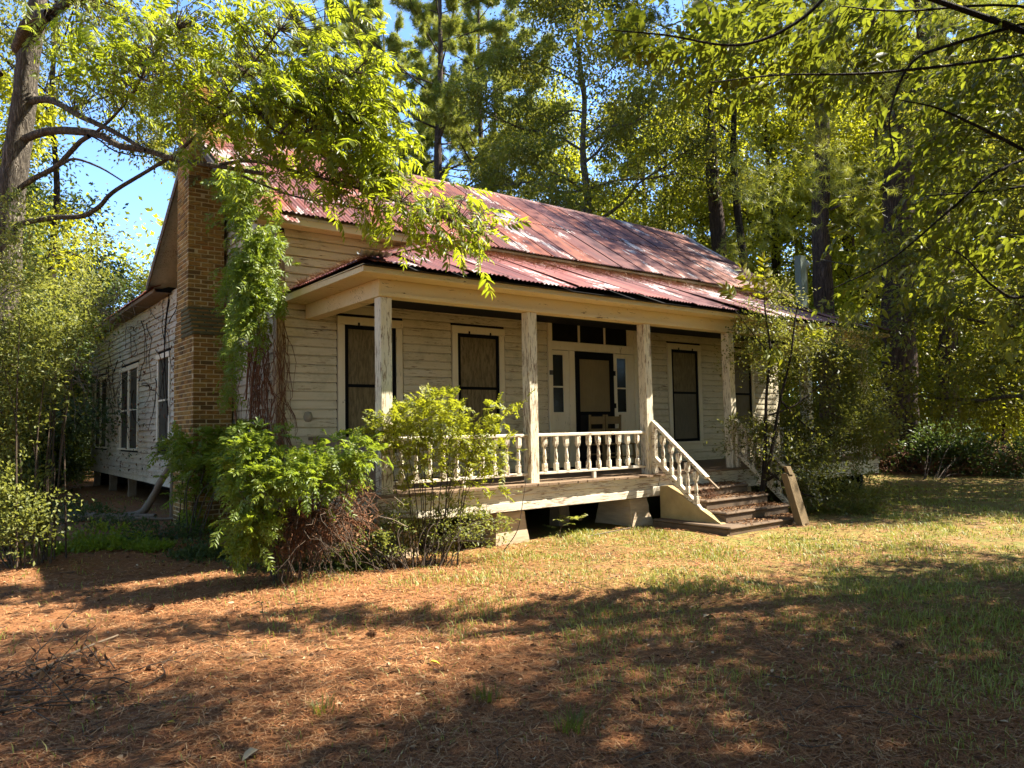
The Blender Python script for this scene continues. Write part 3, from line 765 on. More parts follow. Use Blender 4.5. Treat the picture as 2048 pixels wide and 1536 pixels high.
# porch roof: front slope and two hips
RISE = 1.16
pv = unitv((0, 2.8, RISE)); pn = unitv(np.cross((1, 0, 0), pv)); PL = math.hypot(2.8, RISE); EX0, EX1, EY, EZ = 4.0, 17.3, 8.08, 3.68
pr = hp('porch_roof', MB().add([(EX0 + .0, EY - .05, EZ - .045), (EX1 - .0, EY - .05, EZ - .045), (EX1 - 2.8, 10.86, EZ + RISE - .04), (EX0 + 2.8, 10.86, EZ + RISE - .04), (EX0 + .05, 10.86, EZ - .03), (EX1 - .05, 10.86, EZ - .03)],
                                [(0, 1, 2, 3), (0, 3, 4), (1, 5, 2), (0, 4, 5, 1), (4, 3, 2, 5)]), DARKIN)
x = EX0 + 0.1; k = 0
while x < EX1 - 0.1:
    lift = 0.012 + (0.016 if k % 2 else 0.0) + rs.uniform(0, 0.016); rot = rs.uniform(-0.022, 0.022)
    gap = rs.choice([0.625, 0.63, 0.64, 0.70])
    wd = min(0.668, EX1 - x)
    lf = lambda a, x=x: min(PL, (x + a - EX0) * PL / 2.8, (EX1 - x - a) * PL / 2.8)
    me = sheet_mesh('roof_sheet', np.array([x, EY, EZ]) + pn * lift, unitv((1, rot, rot * 0.37)), pv, pn, wd, -0.07 + rs.uniform(-0.07, 0.03), lf, ROOFP, 6, rs.uniform(-0.012, 0.018), curl=rs.choice([0, 0.01, 0.025, 0.05]))
    o = ob('roof_sheet', me, pr)
    x += gap; k += 1
for side in (0, 1):
    ex = EX0 if side == 0 else EX1; sg = 1 if side == 0 else -1
    hv = unitv((2.8 * sg, 0, RISE)); hn = unitv((-RISE * sg, 0, 2.8)); yy = EY + 0.05
    while yy < 10.8:
        wd = min(0.668, 10.88 - yy)
        lf = lambda a, yy=yy: min(PL, (yy + a - EY) * PL / 2.8)
        ob('roof_sheet', sheet_mesh('roof_sheet', np.array([ex, yy, EZ]) + hn * (0.012 + rs.uniform(0, 0.012)), (0, 1, 0), hv, hn, wd, -0.03, lf, ROOFP, 3), pr)
        yy += 0.625
for a in (0, 1):
    p0 = (EX0 + .02, EY + .02, EZ + .05) if a == 0 else (EX1 - .02, EY + .02, EZ + .05); p1 = (EX0 + 2.8, 10.86, EZ + RISE + .04) if a == 0 else (EX1 - 2.8, 10.86, EZ + RISE + .04)
    if a == 0: p0 = tuple(np.array(p0) + (np.array(p1) - np.array(p0)) * 0.13)
    hp('hip_cap', MB().bar(p0, p1, 0.26, 0.018), ROOFP, pr)
c_ = sheet_mesh('roof_sheet', np.array([EX0 - 0.04, EY - 0.03, EZ + 0.03]), unitv((1, -0.12, 0.03)), unitv((0.35, 1, 0.40)), unitv((-0.2, -0.3, 1)), 0.40, -0.10, lambda a: 0.42, GALV, 6, -0.02, curl=0.10)
ob('roof_sheet', c_, pr)['label'] = 'curled bare metal sheet at the porch corner'
c_ = sheet_mesh('roof_sheet', np.array([3.52, 10.44, EAVE_Z + 0.02]), unitv((1, 0.05, -0.06)), mv, mn, 0.62, -0.16, lambda a: 0.8, ROOF, 6, -0.02, curl=-0.06)
ob('roof_sheet', c_, mr)

# chimney
CHX0, CHX1 = 3.30, 3.93
chim = hp('chimney', MB().box(CHX0 + 0.007, CHX1, 12.857, 14.093, -0.05, 3.26).box(CHX0 + 0.007, CHX1 - 0.03, 13.227, 13.943, 3.26, 7.66).ext([(12.87, 3.26), (14.08, 3.26), (13.93, 3.80), (13.24, 3.80)], (CHX0 + 0.012, 0, 0), (0, 1, 0), (0, 0, 1), (CHX1 - CHX0 - 0.04, 0, 0)), MORTAR)
bricks = []   # (centre, size, near the eye?)
BH, BL, BW, J = 0.060, 0.205, 0.098, 0.015
def course(z, x0, x1, y0, y1, odd):
    o = BL * 0.5 if odd else 0.0
    def cut(a, b, off):
        p = a - off; L = []
        while p < b - 0.02:
            s, e = max(p, a), min(p + BL, b)
            if e - s > 0.035: L.append((s, e))
            p += BL + J
        return L
    for s, e in cut(x0, x1, o): bricks.append((((s + e) / 2, y0 + BW / 2, z + BH / 2), (e - s, BW, BH), 1))
    for s, e in cut(y0 + BW + J, y1, BL * 0.5 - o): bricks.append(((x0 + BW / 2, (s + e) / 2, z + BH / 2), (BW, e - s, BH), 2))
    for s, e in cut(x0 + BW + J, x1, o): bricks.append((((s + e) / 2, y1 - BW / 2, z + BH / 2), (e - s, BW, BH), 0))
z = 0.0; k = 0
while z < 7.66:
    if z < 3.26: a, b = 12.85, 14.10
    elif z < 3.8:
        t = (z - 3.26) / 0.54; a, b = 12.85 + 0.37 * t, 14.10 - 0.15 * t
    else: a, b = 13.22, 13.95
    if z > 7.35: a -= 0.035; b += 0.035
    course(z, CHX0 - (0.03 if z > 7.35 else 0), CHX1 - (0 if z < 3.8 else 0.03), a, b, k % 2)
    z += BH + J; k += 1
unit_brick = MB().cbox(-0.5, 0.5, -0.5, 0.5, -0.5, 0.5, 0.03).mesh('brick', BRICK)
at_ = unit_brick.attributes.new('tint', 'FLOAT', 'POINT')
vis = [b for b in bricks if b[2] == 1 and 1.0 < b[0][2] < 6.6]
vis.sort(key=lambda b: -b[0][2]); shown = vis[:300]; ids = set(id(b) for b in shown)
for c, s, f in shown:
    ob('brick', unit_brick, chim, hl((c[0], c[1] + rs.uniform(-0.010, 0.006), c[2] + rs.uniform(-.004, .004))), (0, rs.uniform(-0.025, 0.025), rs.uniform(-0.03, 0.03)), (s[0] * rs.uniform(.92, 1.02), s[1], s[2] * rs.uniform(.9, 1.05)))
bm_ = MB(); tn = []
for b in bricks:
    if id(b) in ids: continue
    c, s, f = b; j = rs.uniform(-0.005, 0.005, 3)
    bm_.cbox(c[0] - s[0] / 2 + j[0], c[0] + s[0] / 2 + j[0], c[1] - s[1] / 2 + j[1], c[1] + s[1] / 2 + j[1], c[2] - s[2] / 2, c[2] + s[2] / 2, 0.003); tn += [rs.rand()] * 24
me = bm_.mesh('brickwork', BRICK, HB); at_ = me.attributes.new('tint', 'FLOAT', 'POINT'); at_.data.foreach_set('value', np.array(tn, dtype=np.float32))
tag(ob('brickwork', me, chim), kind='stuff')
c2 = hp('stove_chimney', MB().cbox(4.9, 5.3, 22.2, 22.6, 4.9, 6.35, .01).cbox(4.86, 5.34, 22.16, 22.64, 6.2, 6.36, .01), flat('rear_brick', (0.23, 0.10, 0.06), 0.9, 0.5, 9))

MOSS = flat('mossy_brick', (0.10, 0.085, 0.034), 0.95, 0.6, 16, bstr=1.0)
for k in range(7):
    t = k / 7.0
    hp('shoulder_course', MB().cbox(CHX0 - 0.02, CHX1 - 0.01, 12.832 + 0.37 * t, 13.6, 3.27 + 0.075 * k, 3.33 + 0.075 * k, .015), MOSS, chim)
# ------------------------------------------------------------------ piers, steps, chairs, posts
def pier(name, x0, x1, y0, y1, top, tap, mat, label, group=None):
    t = thing(name, label, 'pier', ((x0 + x1) / 2, (y0 + y1) / 2, 0), group)
    cx, cy = (x0 + x1) / 2, (y0 + y1) / 2; hx, hy = (x1 - x0) / 2, (y1 - y0) / 2
    lv = []
    n = 5
    for k in range(n):
        q = 1 - tap * k / (n - 1); zz = -0.05 + (top + 0.05) * k / (n - 1)
        j = rs.uniform(-0.012, 0.012, 8)
        for i, (sx, sy) in enumerate(((-1, -1), (1, -1), (1, 1), (-1, 1))): lv.append((sx * hx * q + j[i], sy * hy * q + j[i + 4], zz))
    fs = [(3, 2, 1, 0), tuple(4 * (n - 1) + k for k in range(4))]
    for k in range(n - 1):
        for i in range(4): fs.append((4 * k + i, 4 * k + (i + 1) % 4, 4 * k + 4 + (i + 1) % 4, 4 * k + 4 + i))
    me = MB().add(lv, fs).mesh('block', mat); ob('block', me, t)
    me = MB().cbox(-hx * (1 - tap) - 0.01, hx * (1 - tap) + 0.01, -hy * .8, hy * .8, top - 0.005, 0.475, .004).mesh('shim', WOODG); ob('shim', me, t)
    return t
pier('concrete_pier', 4.55, 5.0, 8.50, 9.2, 0.42, 0.16, CONCP, 'tapered concrete pier behind the leafy bush at the porch corner')
pier('concrete_pier', 6.22, 6.82, 8.47, 9.2, 0.43, 0.16, CONCP, 'tapered concrete pier under the porch left of the small pale plant')
pier('concrete_pier', 8.92, 9.44, 8.44, 9.3, 0.43, 0.20, CONCP, 'tapered concrete pier beside the front steps')
pier('concrete_pier', 11.9, 12.4, 8.5, 9.2, 0.43, 0.18, CONCP, 'dark concrete pier under the porch right of the steps')
pier('concrete_pier', 14.3, 14.8, 8.5, 9.2, 0.43, 0.18, CONCP, 'concrete pier behind the foot of the dark shrub')
pier('wooden_pier', 8.12, 8.34, 9.3, 9.55, 0.46, 0.02, WOODG, 'square wooden block under the porch between two concrete piers')
for yv, lb in ((27.4, 'corner'), (24.6, ''), (21.9, ''), (16.9, '')):
    pier('wooden_pier', 4.02, 4.20, yv - 0.09, yv + 0.09, 0.46, 0.02, WOODG, 'thin wooden foundation post under the side wall', 'foundation posts under the side wall')

st = thing('porch_steps', 'worn concrete front steps strewn with leaves with stained side wall', 'steps', (10.4, 7.6, 0))
def sp(name, mb, mat): return ob(name, mb.mesh(name, mat, (10.4, 7.6, 0)), st)
for k, (y0, z0, z1, x0, x1) in enumerate(((6.80, -0.05, 0.11, 9.28, 11.3), (7.12, 0.113, 0.27, 9.63, 11.35), (7.48, 0.273, 0.43, 9.63, 11.3), (7.86, 0.433, 0.585, 9.63, 11.28))):
    sp('step', MB().cbox(x0, x1, y0 + 0.02, 8.32, z0, z1 - 0.045, .01).cbox(x0, x1 + 0.02, y0, 8.32, z1 - 0.043, z1, .018), STEPM)
sp('side_wall', MB().ext([(8.33, -0.05), (8.33, 0.63), (8.16, 0.64), (7.05, 0.07), (6.98, -0.05)], (9.50, 0, 0), (0, 1, 0), (0, 0, 1), (0.125, 0, 0)), CONC)
sp('base_course', MB().ext([(8.33, -0.05), (8.33, 0.06), (6.96, 0.05), (6.9, -0.05)], (9.455, 0, 0), (0, 1, 0), (0, 0, 1), (0.043, 0, 0)), CONC)

def chair(x, label):
    b = (x, 10.45, 0.82)
    t = thing('wooden_chair', label, 'chair', b, 'wooden chairs by the front door')
    def cp(name, mb): return ob(name, mb.mesh(name, WOODC), t)
    for sx in (-0.19, 0.19):
        cp('leg', MB().bar((sx, 0.17, 0.0), (sx, 0.13, 1.04), 0.04, 0.03)); cp('leg', MB().bar((sx * 0.95, -0.26, 0.0), (sx * 0.95, -0.22, 0.46), 0.035, 0.035))
    cp('seat', MB().cbox(-0.20, 0.20, -0.27, 0.12, 0.445, 0.475, .006))
    for zz, hh in ((0.93, 0.15), (0.74, 0.05)): cp('slat', MB().cbox(-0.17, 0.17, 0.125, 0.145, zz - hh / 2, zz + hh / 2, .004))
    cp('stretcher', MB().box(-0.17, 0.17, -0.245, -0.225, 0.20, 0.23)); cp('stretcher', MB().box(-0.17, 0.17, 0.145, 0.165, 0.25, 0.28))
chair(10.28, 'left one of two slatted wooden chairs against the screen door')
chair(10.74, 'right one of two slatted wooden chairs against the screen door')

# utility post with conduit and overhead wire, beyond the right end of the house
ux, uy = spot(1614, 21.5)
up_ = thing('utility_post', 'grey green wooden service post with metal conduit behind the porch roof', 'utility post', (ux, uy, 0))
ob('post', MB().cbox(-0.16, 0.16, -0.1, 0.1, -0.1, 6.5, .01).mesh('post', UTIL), up_)
ob('conduit', MB().lathe((0.21, -0.05, 0), [(0.035, 0), (0.035, 6.2), (0.05, 6.2), (0.05, 6.3), (0.001, 6.36)], 8).mesh('conduit', GALV), up_)
ob('weather_head', MB().lathe((0.27, -0.05, 6.28), [(0.001, -0.1), (0.07, -0.06), (0.085, 0.03), (0.05, 0.1), (0.001, 0.12)], 8).mesh('weather_head', GALV), up_)
a = at(1640, 519, 21.5); b = at(2300, 575, 17.0); ln = np.array([a + (b - a) * t - np.array([0, 0, 0.55 * 4 * t * (1 - t) * 0.4]) for t in np.linspace(0, 1, 20)])
V, F = tubes([(ln, np.full(20, 0.014))], 5)
tag(ob('overhead_wire', np_mesh('overhead_wire', V, F, CABLE)), 'thin black service wire running right from the utility post', 'wire')

# broken post leaning at the steps
t = thing('broken_post', 'weathered square post leaning against the bush beside the steps', 'post', (10.95, 6.62, 0))
ob('post', MB().ext([(-0.12, -0.06), (0.09, -0.06), (0.12, -0.02), (0.10, 0.06), (-0.12, 0.06)], (0, 0, -0.05), (1, 0, 0), (0, 1, 0), (0.07, 0.30, 0.86)).ext([(-0.08, -0.05), (0.04, -0.05), (-0.02, 0.05)], (0.065, 0.265, 0.80), (1, 0, 0), (0, 1, 0), (-0.01, 0.05, 0.13)).mesh('post', flat('rotten_post', (0.15, 0.10, 0.045), 0.92, 0.6, 6, (7, 7, 0.7), bstr=0.9)), t)
# ------------------------------------------------------------------ trees
def broad_tree(seed, H, base, R, nleaf, leaf, r0, lean=0.03, clump=0.8, nl=18):
    rg = np.random.RandomState(seed)
    hs = np.linspace(0, H * 0.92, 10)
    wand = np.cumsum(rg.randn(10, 2) * 0.10 * H / 20, axis=0); wand -= wand[0]
    T = np.column_stack([wand + np.outer(hs, rg.randn(2) * lean), hs])
    trunk = curve_pts(T, 4); rad = r0 * (1 - 0.82 * np.linspace(0, 1, len(trunk))); rad[:4] *= np.array([1.35, 1.2, 1.1, 1.04])
    lines = [(trunk, rad)]; twigs = []; cc = []
    for k in range(nl):
        f = base / H + (0.93 - base / H) * ((k + rg.rand()) / nl)
        i = min(len(trunk) - 1, int(f / 0.92 * (len(trunk) - 1))); p = trunk[i]
        az = k * 2.4 + rg.randn() * 0.4; prof = math.sin(math.pi * min(1, 0.22 + 0.78 * (f * H - base) / (H - base))) ** 0.7
        L = R * (0.35 + 0.75 * prof) * rg.uniform(0.75, 1.15); el = math.radians(rg.uniform(5, 45) + 25 * (f - 0.5))
        d = np.array([math.cos(az) * math.cos(el), math.sin(az) * math.cos(el), math.sin(el)])
        q = [p]
        for s in range(1, 5): q.append(p + d * L * s / 4 + np.array([rg.randn() * .06, rg.randn() * .06, rg.randn() * .06 - 0.02 * s * s * L / 4]) * L * 0.5)
        q = curve_pts(q, 3); lines.append((q, np.linspace(rad[i] * 0.42, 0.018, len(q))))
        for s in range(7):
            t = rg.uniform(0.35, 1.0); pp = q[int(t * (len(q) - 1))]
            d2 = unit(d + rg.randn(3) * 0.75); l2 = L * rg.uniform(0.18, 0.42)
            e = pp + d2 * l2 + np.array([0, 0, -0.08 * l2]); twigs.append((np.array([pp, (pp + e) / 2 + rg.randn(3) * 0.05 * l2, e]), np.array([0.024, 0.015, 0.007])))
            for u in (0.45, 0.8, 1.05): cc.append(pp + (e - pp) * u)
        cc.append(q[-1])
    top = trunk[-1]
    for s in range(10): cc.append(top + rg.randn(3) * np.array([1, 1, .6]) * R * 0.22)
    cc = np.array(cc); nc = len(cc)
    wt = rg.rand(nc) ** 1.5 + 0.15; idx = rg.choice(nc, nleaf, p=wt / wt.sum())
    sz = clump * rg.uniform(0.5, 1.2, nc)
    off = rg.randn(nleaf, 3) * np.array([1, 1, 0.62]) * sz[idx][:, None] * 0.55
    P = cc[idx] + off
    D = unit(off + rg.randn(nleaf, 3) * 0.5 + np.array([0, 0, -0.45])); N = unit(np.array([0, 0, 1.0]) + rg.randn(nleaf, 3) * 0.55)
    L = leaf * rg.uniform(0.65, 1.25, nleaf)
    V, F = leaf2(P, D, N, L, L * 0.55)
    ct = rg.rand(nc)
    tint = np.repeat(np.clip(ct[idx] * 0.55 + rg.rand(nleaf) * 0.5, 0, 1), 4)
    TV, TF = tubes(lines, 9, seed, 0.05); WV, WF = tubes(twigs, 3, seed)
    return (np.concatenate([TV, WV]), np.concatenate([TF, WF + len(TV)])), (V, F, tint)

def pine_tree(seed, H, base, R, ntuft, r0, need=0.24):
    rg = np.random.RandomState(seed)
    hs = np.linspace(0, H, 10); wand = np.cumsum(rg.randn(10, 2) * 0.09, axis=0); wand -= wand[0]
    trunk = curve_pts(np.column_stack([wand, hs]), 4); rad = r0 * (1 - 0.9 * np.linspace(0, 1, len(trunk)) ** 1.2); rad[:3] *= np.array([1.3, 1.12, 1.04])
    lines = [(trunk, rad)]; tips = []; tdir = []; twigs = []
    nb = 34
    for k in range(nb):
        f = base / H + (0.985 - base / H) * ((k + rg.rand() * .8) / nb); i = min(len(trunk) - 1, int(f * (len(trunk) - 1))); p = trunk[i]
        az = k * 2.399 + rg.randn() * 0.3; g = (f * H - base) / (H - base)
        L = R * (0.55 + 0.6 * math.sin(math.pi * (0.12 + 0.75 * g))) * (1.0 - 0.45 * g) * rg.uniform(0.7, 1.2)
        el = math.radians(rg.uniform(-8, 28) + 25 * g)
        d = np.array([math.cos(az) * math.cos(el), math.sin(az) * math.cos(el), math.sin(el)])
        q = curve_pts([p, p + d * L * .4 + np.array([0, 0, -0.03 * L]), p + d * L * .75 + np.array([0, 0, -0.02 * L]), p + d * L + np.array([0, 0, 0.10 * L])], 4)
        lines.append((q, np.linspace(max(0.03, rad[i] * 0.30), 0.014, len(q))))
        if k < 4 and rg.rand() < 0.6: continue
        for s in range(13):
            t = rg.uniform(0.38, 1.0); pp = q[int(t * (len(q) - 1))]
            d2 = unit(d * 0.8 + rg.randn(3) * 0.62 + np.array([0, 0, 0.25])); l2 = L * rg.uniform(0.10, 0.30); e = pp + d2 * l2
            twigs.append((np.array([pp, (pp + e) / 2 + np.array([0, 0, -0.04 * l2]), e]), np.array([0.016, 0.011, 0.006])))
            for u in (0.5, 0.78, 1.0): tips.append(pp + (e - pp) * u); tdir.append(d2)
    tips = np.array(tips); tdir = np.array(tdir)
    pick = rg.choice(len(tips), ntuft); P = tips[pick] + rg.randn(ntuft, 3) * 0.10; Dt = unit(tdir[pick] + 0.3 * rg.randn(ntuft, 3))
    n = 26
    D = unit(Dt[:, None, :] * 0.75 + rg.randn(ntuft, n, 3) * 0.62); L = need * rg.uniform(0.7, 1.15, (ntuft, n))
    B = P[:, None, :] + Dt[:, None, :] * (rg.rand(ntuft, n, 1) - 0.6) * 0.22
    S = unit(np.cross(D, rg.randn(ntuft, n, 3))) * 0.012
    E = B + D * L[:, :, None] + np.array([0, 0, -0.03])
    V = np.stack([B - S, B + S, E], 2).reshape(-1, 3); F = np.arange(len(V)).reshape(-1, 3)
    ct = rg.rand(ntuft)
    tint = np.repeat(np.clip(np.repeat(ct, n) * 0.65 + rg.rand(ntuft * n) * 0.35, 0, 1), 3)
    TV, TF = tubes(lines, 9, seed, 0.06); WV, WF = tubes(twigs, 3, seed)
    return (np.concatenate([TV, WV]), np.concatenate([TF, WF + len(TV)])), (V, F, tint)

PROTO = {}
def proto(key, maker, bk, lf, *a, **k):
    (tv, tf), (v, f, t) = maker(*a, **k)
    PROTO[key] = (np_mesh('trunk', tv, tf, bk, smooth=True), np_mesh('crown', v, f, lf, t))
proto('gum', broad_tree, BARKG, L_GUM, 11, 22, 5.0, 5.2, 70000, 0.155, 0.30, clump=1.05, nl=28)
proto('yel', broad_tree, BARKD, L_YEL, 12, 20, 4.0, 4.8, 17000, 0.21, 0.26, clump=1.0, nl=22)
proto('yel2', broad_tree, BARKD, L_YEL, 13, 17, 1.5, 4.4, 16000, 0.21, 0.20, clump=0.95, nl=24)
proto('oak', broad_tree, BARKG, L_GUM, 14, 15, 1.2, 4.4, 36000, 0.17, 0.22, clump=0.9, nl=24)
proto('under', broad_tree, BARKD, L_YEL, 15, 6.5, 0.2, 2.8, 11000, 0.16, 0.08, clump=0.75, nl=20)
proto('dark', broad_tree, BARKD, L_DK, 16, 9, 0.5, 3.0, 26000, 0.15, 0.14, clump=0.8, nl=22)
proto('slim', broad_tree, BARKD, L_YEL, 27, 25, 13.0, 3.8, 14000, 0.18, 0.24, clump=.9, nl=18)
proto('sparse', broad_tree, BARKD, L_GUM, 17, 15, 2.0, 4.6, 15000, 0.17, 0.20, clump=0.75, nl=26)
proto('high', broad_tree, BARKD, L_GUM, 19, 24, 11.5, 5.2, 42000, 0.14, 0.15, clump=.95, nl=26)
proto('pine', pine_tree, BARKP, L_PINE, 21, 27, 9.5, 6.0, 10000, 0.36, 0.30)
proto('pine2', pine_tree, BARKP, L_PINE, 22, 25, 8.0, 5.6, 9500, 0.40, 0.30)
proto('tallpine', pine_tree, BARKP, L_PINE, 23, 27, 15.0, 5.0, 3400, 0.42)

def plant(key, name, x, y, label, rz, s=1.0, group=None, sz=None, cat='tree'):
    t = thing(name, label, cat, (x, y, 0), group, rz)
    a, b = PROTO[key]
    t.scale = (s, s, sz or s)
    ob('trunk', a, t); ob('crown', b, t)
    return t
def plant_px(key, name, px, d, label, rz, s=1.0, group=None, sz=None, cat='tree'):
    x, y = spot(px, d); return plant(key, name, x, y, label, rz, s, group, sz, cat)

# trees that can be told apart
plant_px('pine', 'pine_tree', 872, 36, 'tall pine rising behind the roof ridge with blue sky round its trunk', 0.4, 1.0)
plant_px('pine2', 'pine_tree', 655, 41, 'pine behind the chimney end of the house partly hidden by the bright bough', 1.7, 1.05)
plant_px('pine', 'pine_tree', 985, 40, 'pine just right of the tall pine with needles reaching the leafy tree', 3.3, .95)
plant_px('gum', 'gum_tree', 1185, 29, 'broad leafy tree turning yellow right of the tall pine', 2.0, 0.95)
plant_px('tallpine', 'pine_tree', 1447, 31, 'dark trunk rising at the right end of the roof ridge', 0.3, 1.0)
plant_px('slim', 'slender_tree', 1508, 30, 'slim straight dark trunk between two thicker pine trunks', 1.1, 1.0)
plant_px('pine2', 'pine_tree', 1905, 27, 'pine at the right behind the forked trunk with brown needle clumps', 1.2, 0.9)
plant_px('tallpine', 'pine_tree', 1658, 25, 'thick reddish pine trunk with dead vines behind the utility post', 2.5, 0.92)
# forked tree
def forked():
    x, y = spot(1800, 24.0); b = np.array([x, y, 0])
    t = thing('forked_tree', 'massive forked trunk at the right end of the porch roof', 'tree', (x, y, 0))
    def L(pts, d=24.0): return curve_pts([at(px, py, d + dd) - b for px, py, dd in pts], 5)
    lines = []
    p = L([(1806, 905, 0), (1800, 760, 0), (1796, 560, 0), (1796, 400, 0), (1800, 250, 0)]); p[:, 2] = np.maximum(p[:, 2], p[:, 2]); p[0, 2] = -0.1
    lines.append((p, np.linspace(0.56, 0.43, len(p))))
    for pts, r in (([(1806, 270, 0), (1840, 170, 0.3), (1850, 60, .5), (1875, -80, 1)], 0.30), ([(1790, 270, 0), (1765, 200, -0.2), (1755, 100, -0.6), (1725, -60, -1)], 0.26),
                   ([(1820, 330, 0), (1880, 275, -.5), (1960, 215, -1), (2060, 150, -2)], 0.20), ([(1775, 340, 0), (1755, 310, 0), (1752, 260, 0), (1757, 215, 0)], 0.09), ([(1780, 390, 0), (1750, 365, -.4), (1700, 400, -.8), (1660, 420, -1.0)], 0.09),
                   ([(1815, 320, 0), (1900, 318, -.4), (2000, 330, -1), (2080, 320, -1)], 0.08), ([(1765, 190, -.2), (1720, 150, -.6), (1680, 100, -1)], 0.10)):
        q = L(pts); lines.append((q, np.linspace(r, r * 0.35, len(q))))
    q = curve_pts([lines[2][0][4], np.array([23.4, 9.7, 13.0]) - b, np.array([22.2, 9.4, 14.6]) - b, np.array([20.2, 9.0, 15.6]) - b], 5); lines.append((q, np.linspace(.16, .05, len(q))))  # added limb, mostly above the view; its needles shade the right roof
    V, F = tubes(lines, 12, 5, 0.05)
    ob('trunk', np_mesh('trunk', V, F, BARKP, smooth=True), t)
    rg = np.random.RandomState(77); m_ = 4200
    ends = np.concatenate([q[len(q) // 2:] for q, r in lines[1:]])
    C = ends[rg.choice(len(ends), 60)] + rg.randn(60, 3) * np.array([2.2, 2.2, 1.8]) + np.array([-.8, -.3, 1.0])
    C = np.concatenate([C, np.array([21.6, 9.3, 15.2]) - b + rg.randn(40, 3) * np.array([2.2, 1.2, 1.8])])
    ix = rg.choice(100, m_); P = C[ix] + rg.randn(m_, 3) * 0.42; n = 26; Dt = rdir(rg, m_)
    D = unit(Dt[:, None] * .6 + rg.randn(m_, n, 3) * .62); Bp = P[:, None] + Dt[:, None] * (rg.rand(m_, n, 1) - .6) * .22; S = unit(np.cross(D, rg.randn(m_, n, 3))) * .006
    V = np.stack([Bp - S, Bp + S, Bp + D * .24 * rg.uniform(.7, 1.1, (m_, n, 1))], 2).reshape(-1, 3)
    ob('crown', np_mesh('crown', V, np.arange(len(V)).reshape(-1, 3), L_PINE, np.repeat(np.clip(np.repeat(rg.rand(100)[ix] * .7, n) + rg.rand(m_ * n) * .4, 0, 1), 3)), t)
forked()
plant_px('high', 'leafy_tree', 112, 24, 'slim dark trunk left of the house with a high leafy crown', 0.9, 1.0)
plant_px('oak', 'leafy_tree', 250, 33, 'low leafy tree under the patch of blue sky left of the chimney', 0.2, 0.58)
plant_px('dark', 'dark_tree', 10, 28, 'dark dense tree behind the vine covered trunk at the far left', 2.9, 1.25)

# the woods round the house: trees that nothing tells apart
rw = np.random.RandomState(42)
woods = []
def wood(key, px, d, s, grp, lab, name='forest_tree'):
    plant_px(key, name, px, d, lab, rw.uniform(0, 6.28), s, grp)
WL, WG = 'sunlit leafy tree of the woods beyond the yard', 'sunlit trees of the woods'
for px, d, s in ((1330, 40, 1.0), (1410, 44, 1.05), (1560, 38, 1.0), (1620, 44, 1.1), (1710, 38, 1.0), (1770, 35, .95), (1890, 37, 1.05), (1970, 34, .9), (2060, 40, 1.0), (1480, 50, 1.15), (1830, 48, 1.2), (1960, 50, 1.2), (1680, 54, 1.25), (1120, 46, 1.1), (1240, 52, 1.1)):
    wood(('yel', 'yel2')[rw.randint(2)], px, d, s, WG, WL)
OL, OG = 'grey green leafy tree of the woods on the left', 'leafy trees of the woods on the left'
for px, d, s in ((330, 44, .72), (130, 36, .62), (20, 36, .75), (-90, 31, 1.0), (-180, 27, 1.0), (430, 50, .95), (560, 54, .95), (-60, 22, .75)):
    wood(('oak', 'yel2')[rw.randint(2)], px, d, s, OG, OL)
PL_, PG = 'tall pine of the woods standing among leafy trees', 'pines of the woods'
for px, d, s in ((500, 46, 1.0), (760, 50, 1.1), (1000, 47, 1.0), (1570, 44, 1.0), (1730, 42, 1.0), (1930, 42, 1.05), (2090, 29, .85), (1300, 55, 1.05)):
    wood(('pine', 'pine2')[rw.randint(2)], px, d, s, PG, PL_, 'pine_tree')
UL, UG = 'bushy young tree at the edge of the yard', 'young trees along the edge of the yard'
for px, d, s in ((1800, 31, .9), (1870, 29, .9), (1930, 31, .9), (2000, 28, .9), (2080, 29, 1.0), (1640, 32, 1.0), (1570, 34, 1.05), (1720, 31, .9), (1500, 37, 1.1)):
    wood('under', px, d, s, UG, UL, 'young_tree')
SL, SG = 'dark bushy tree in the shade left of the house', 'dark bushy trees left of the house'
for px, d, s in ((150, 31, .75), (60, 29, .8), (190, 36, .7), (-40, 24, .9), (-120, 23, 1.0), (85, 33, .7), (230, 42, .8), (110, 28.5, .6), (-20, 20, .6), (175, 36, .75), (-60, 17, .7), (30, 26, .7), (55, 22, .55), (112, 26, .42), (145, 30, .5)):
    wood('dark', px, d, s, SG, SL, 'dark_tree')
# beyond the picture: the woods that shade the yard
NL, NG = 'tree of the woods near the camera outside the picture', 'trees shading the yard'
for key, x, y, s in (('high', 7.7, 0.3, .62), ('oak', 12.6, -2.8, .95), ('yel2', 9.0, -6.8, 1.05), ('sparse', 16.0, -3.0, .95), ('oak', 19.6, 5.3, .75), ('oak', 22.6, 4.7, .8), ('sparse', 10.0, -2.4, .95), ('sparse', 25.0, 5.5, .9), ('yel', 22, -9, 1.1), ('oak', 5.5, -5.2, .7), ('sparse', 11.5, -1.0, .75), ('high', 2.5, -3.5, .9), ('high', 8.5, -4.5, 1.0), ('high', -4, -1, .9), ('gum', 14, -9, 1.0), ('gum', 1, -12, 1.0), ('yel2', -4, -8, 1.0), ('gum', -12, -2, 1.0), ('oak', -12, 8, 1.0)):
    plant(key, 'shade_tree', x, y, NL, rw.uniform(0, 6), s, NG)

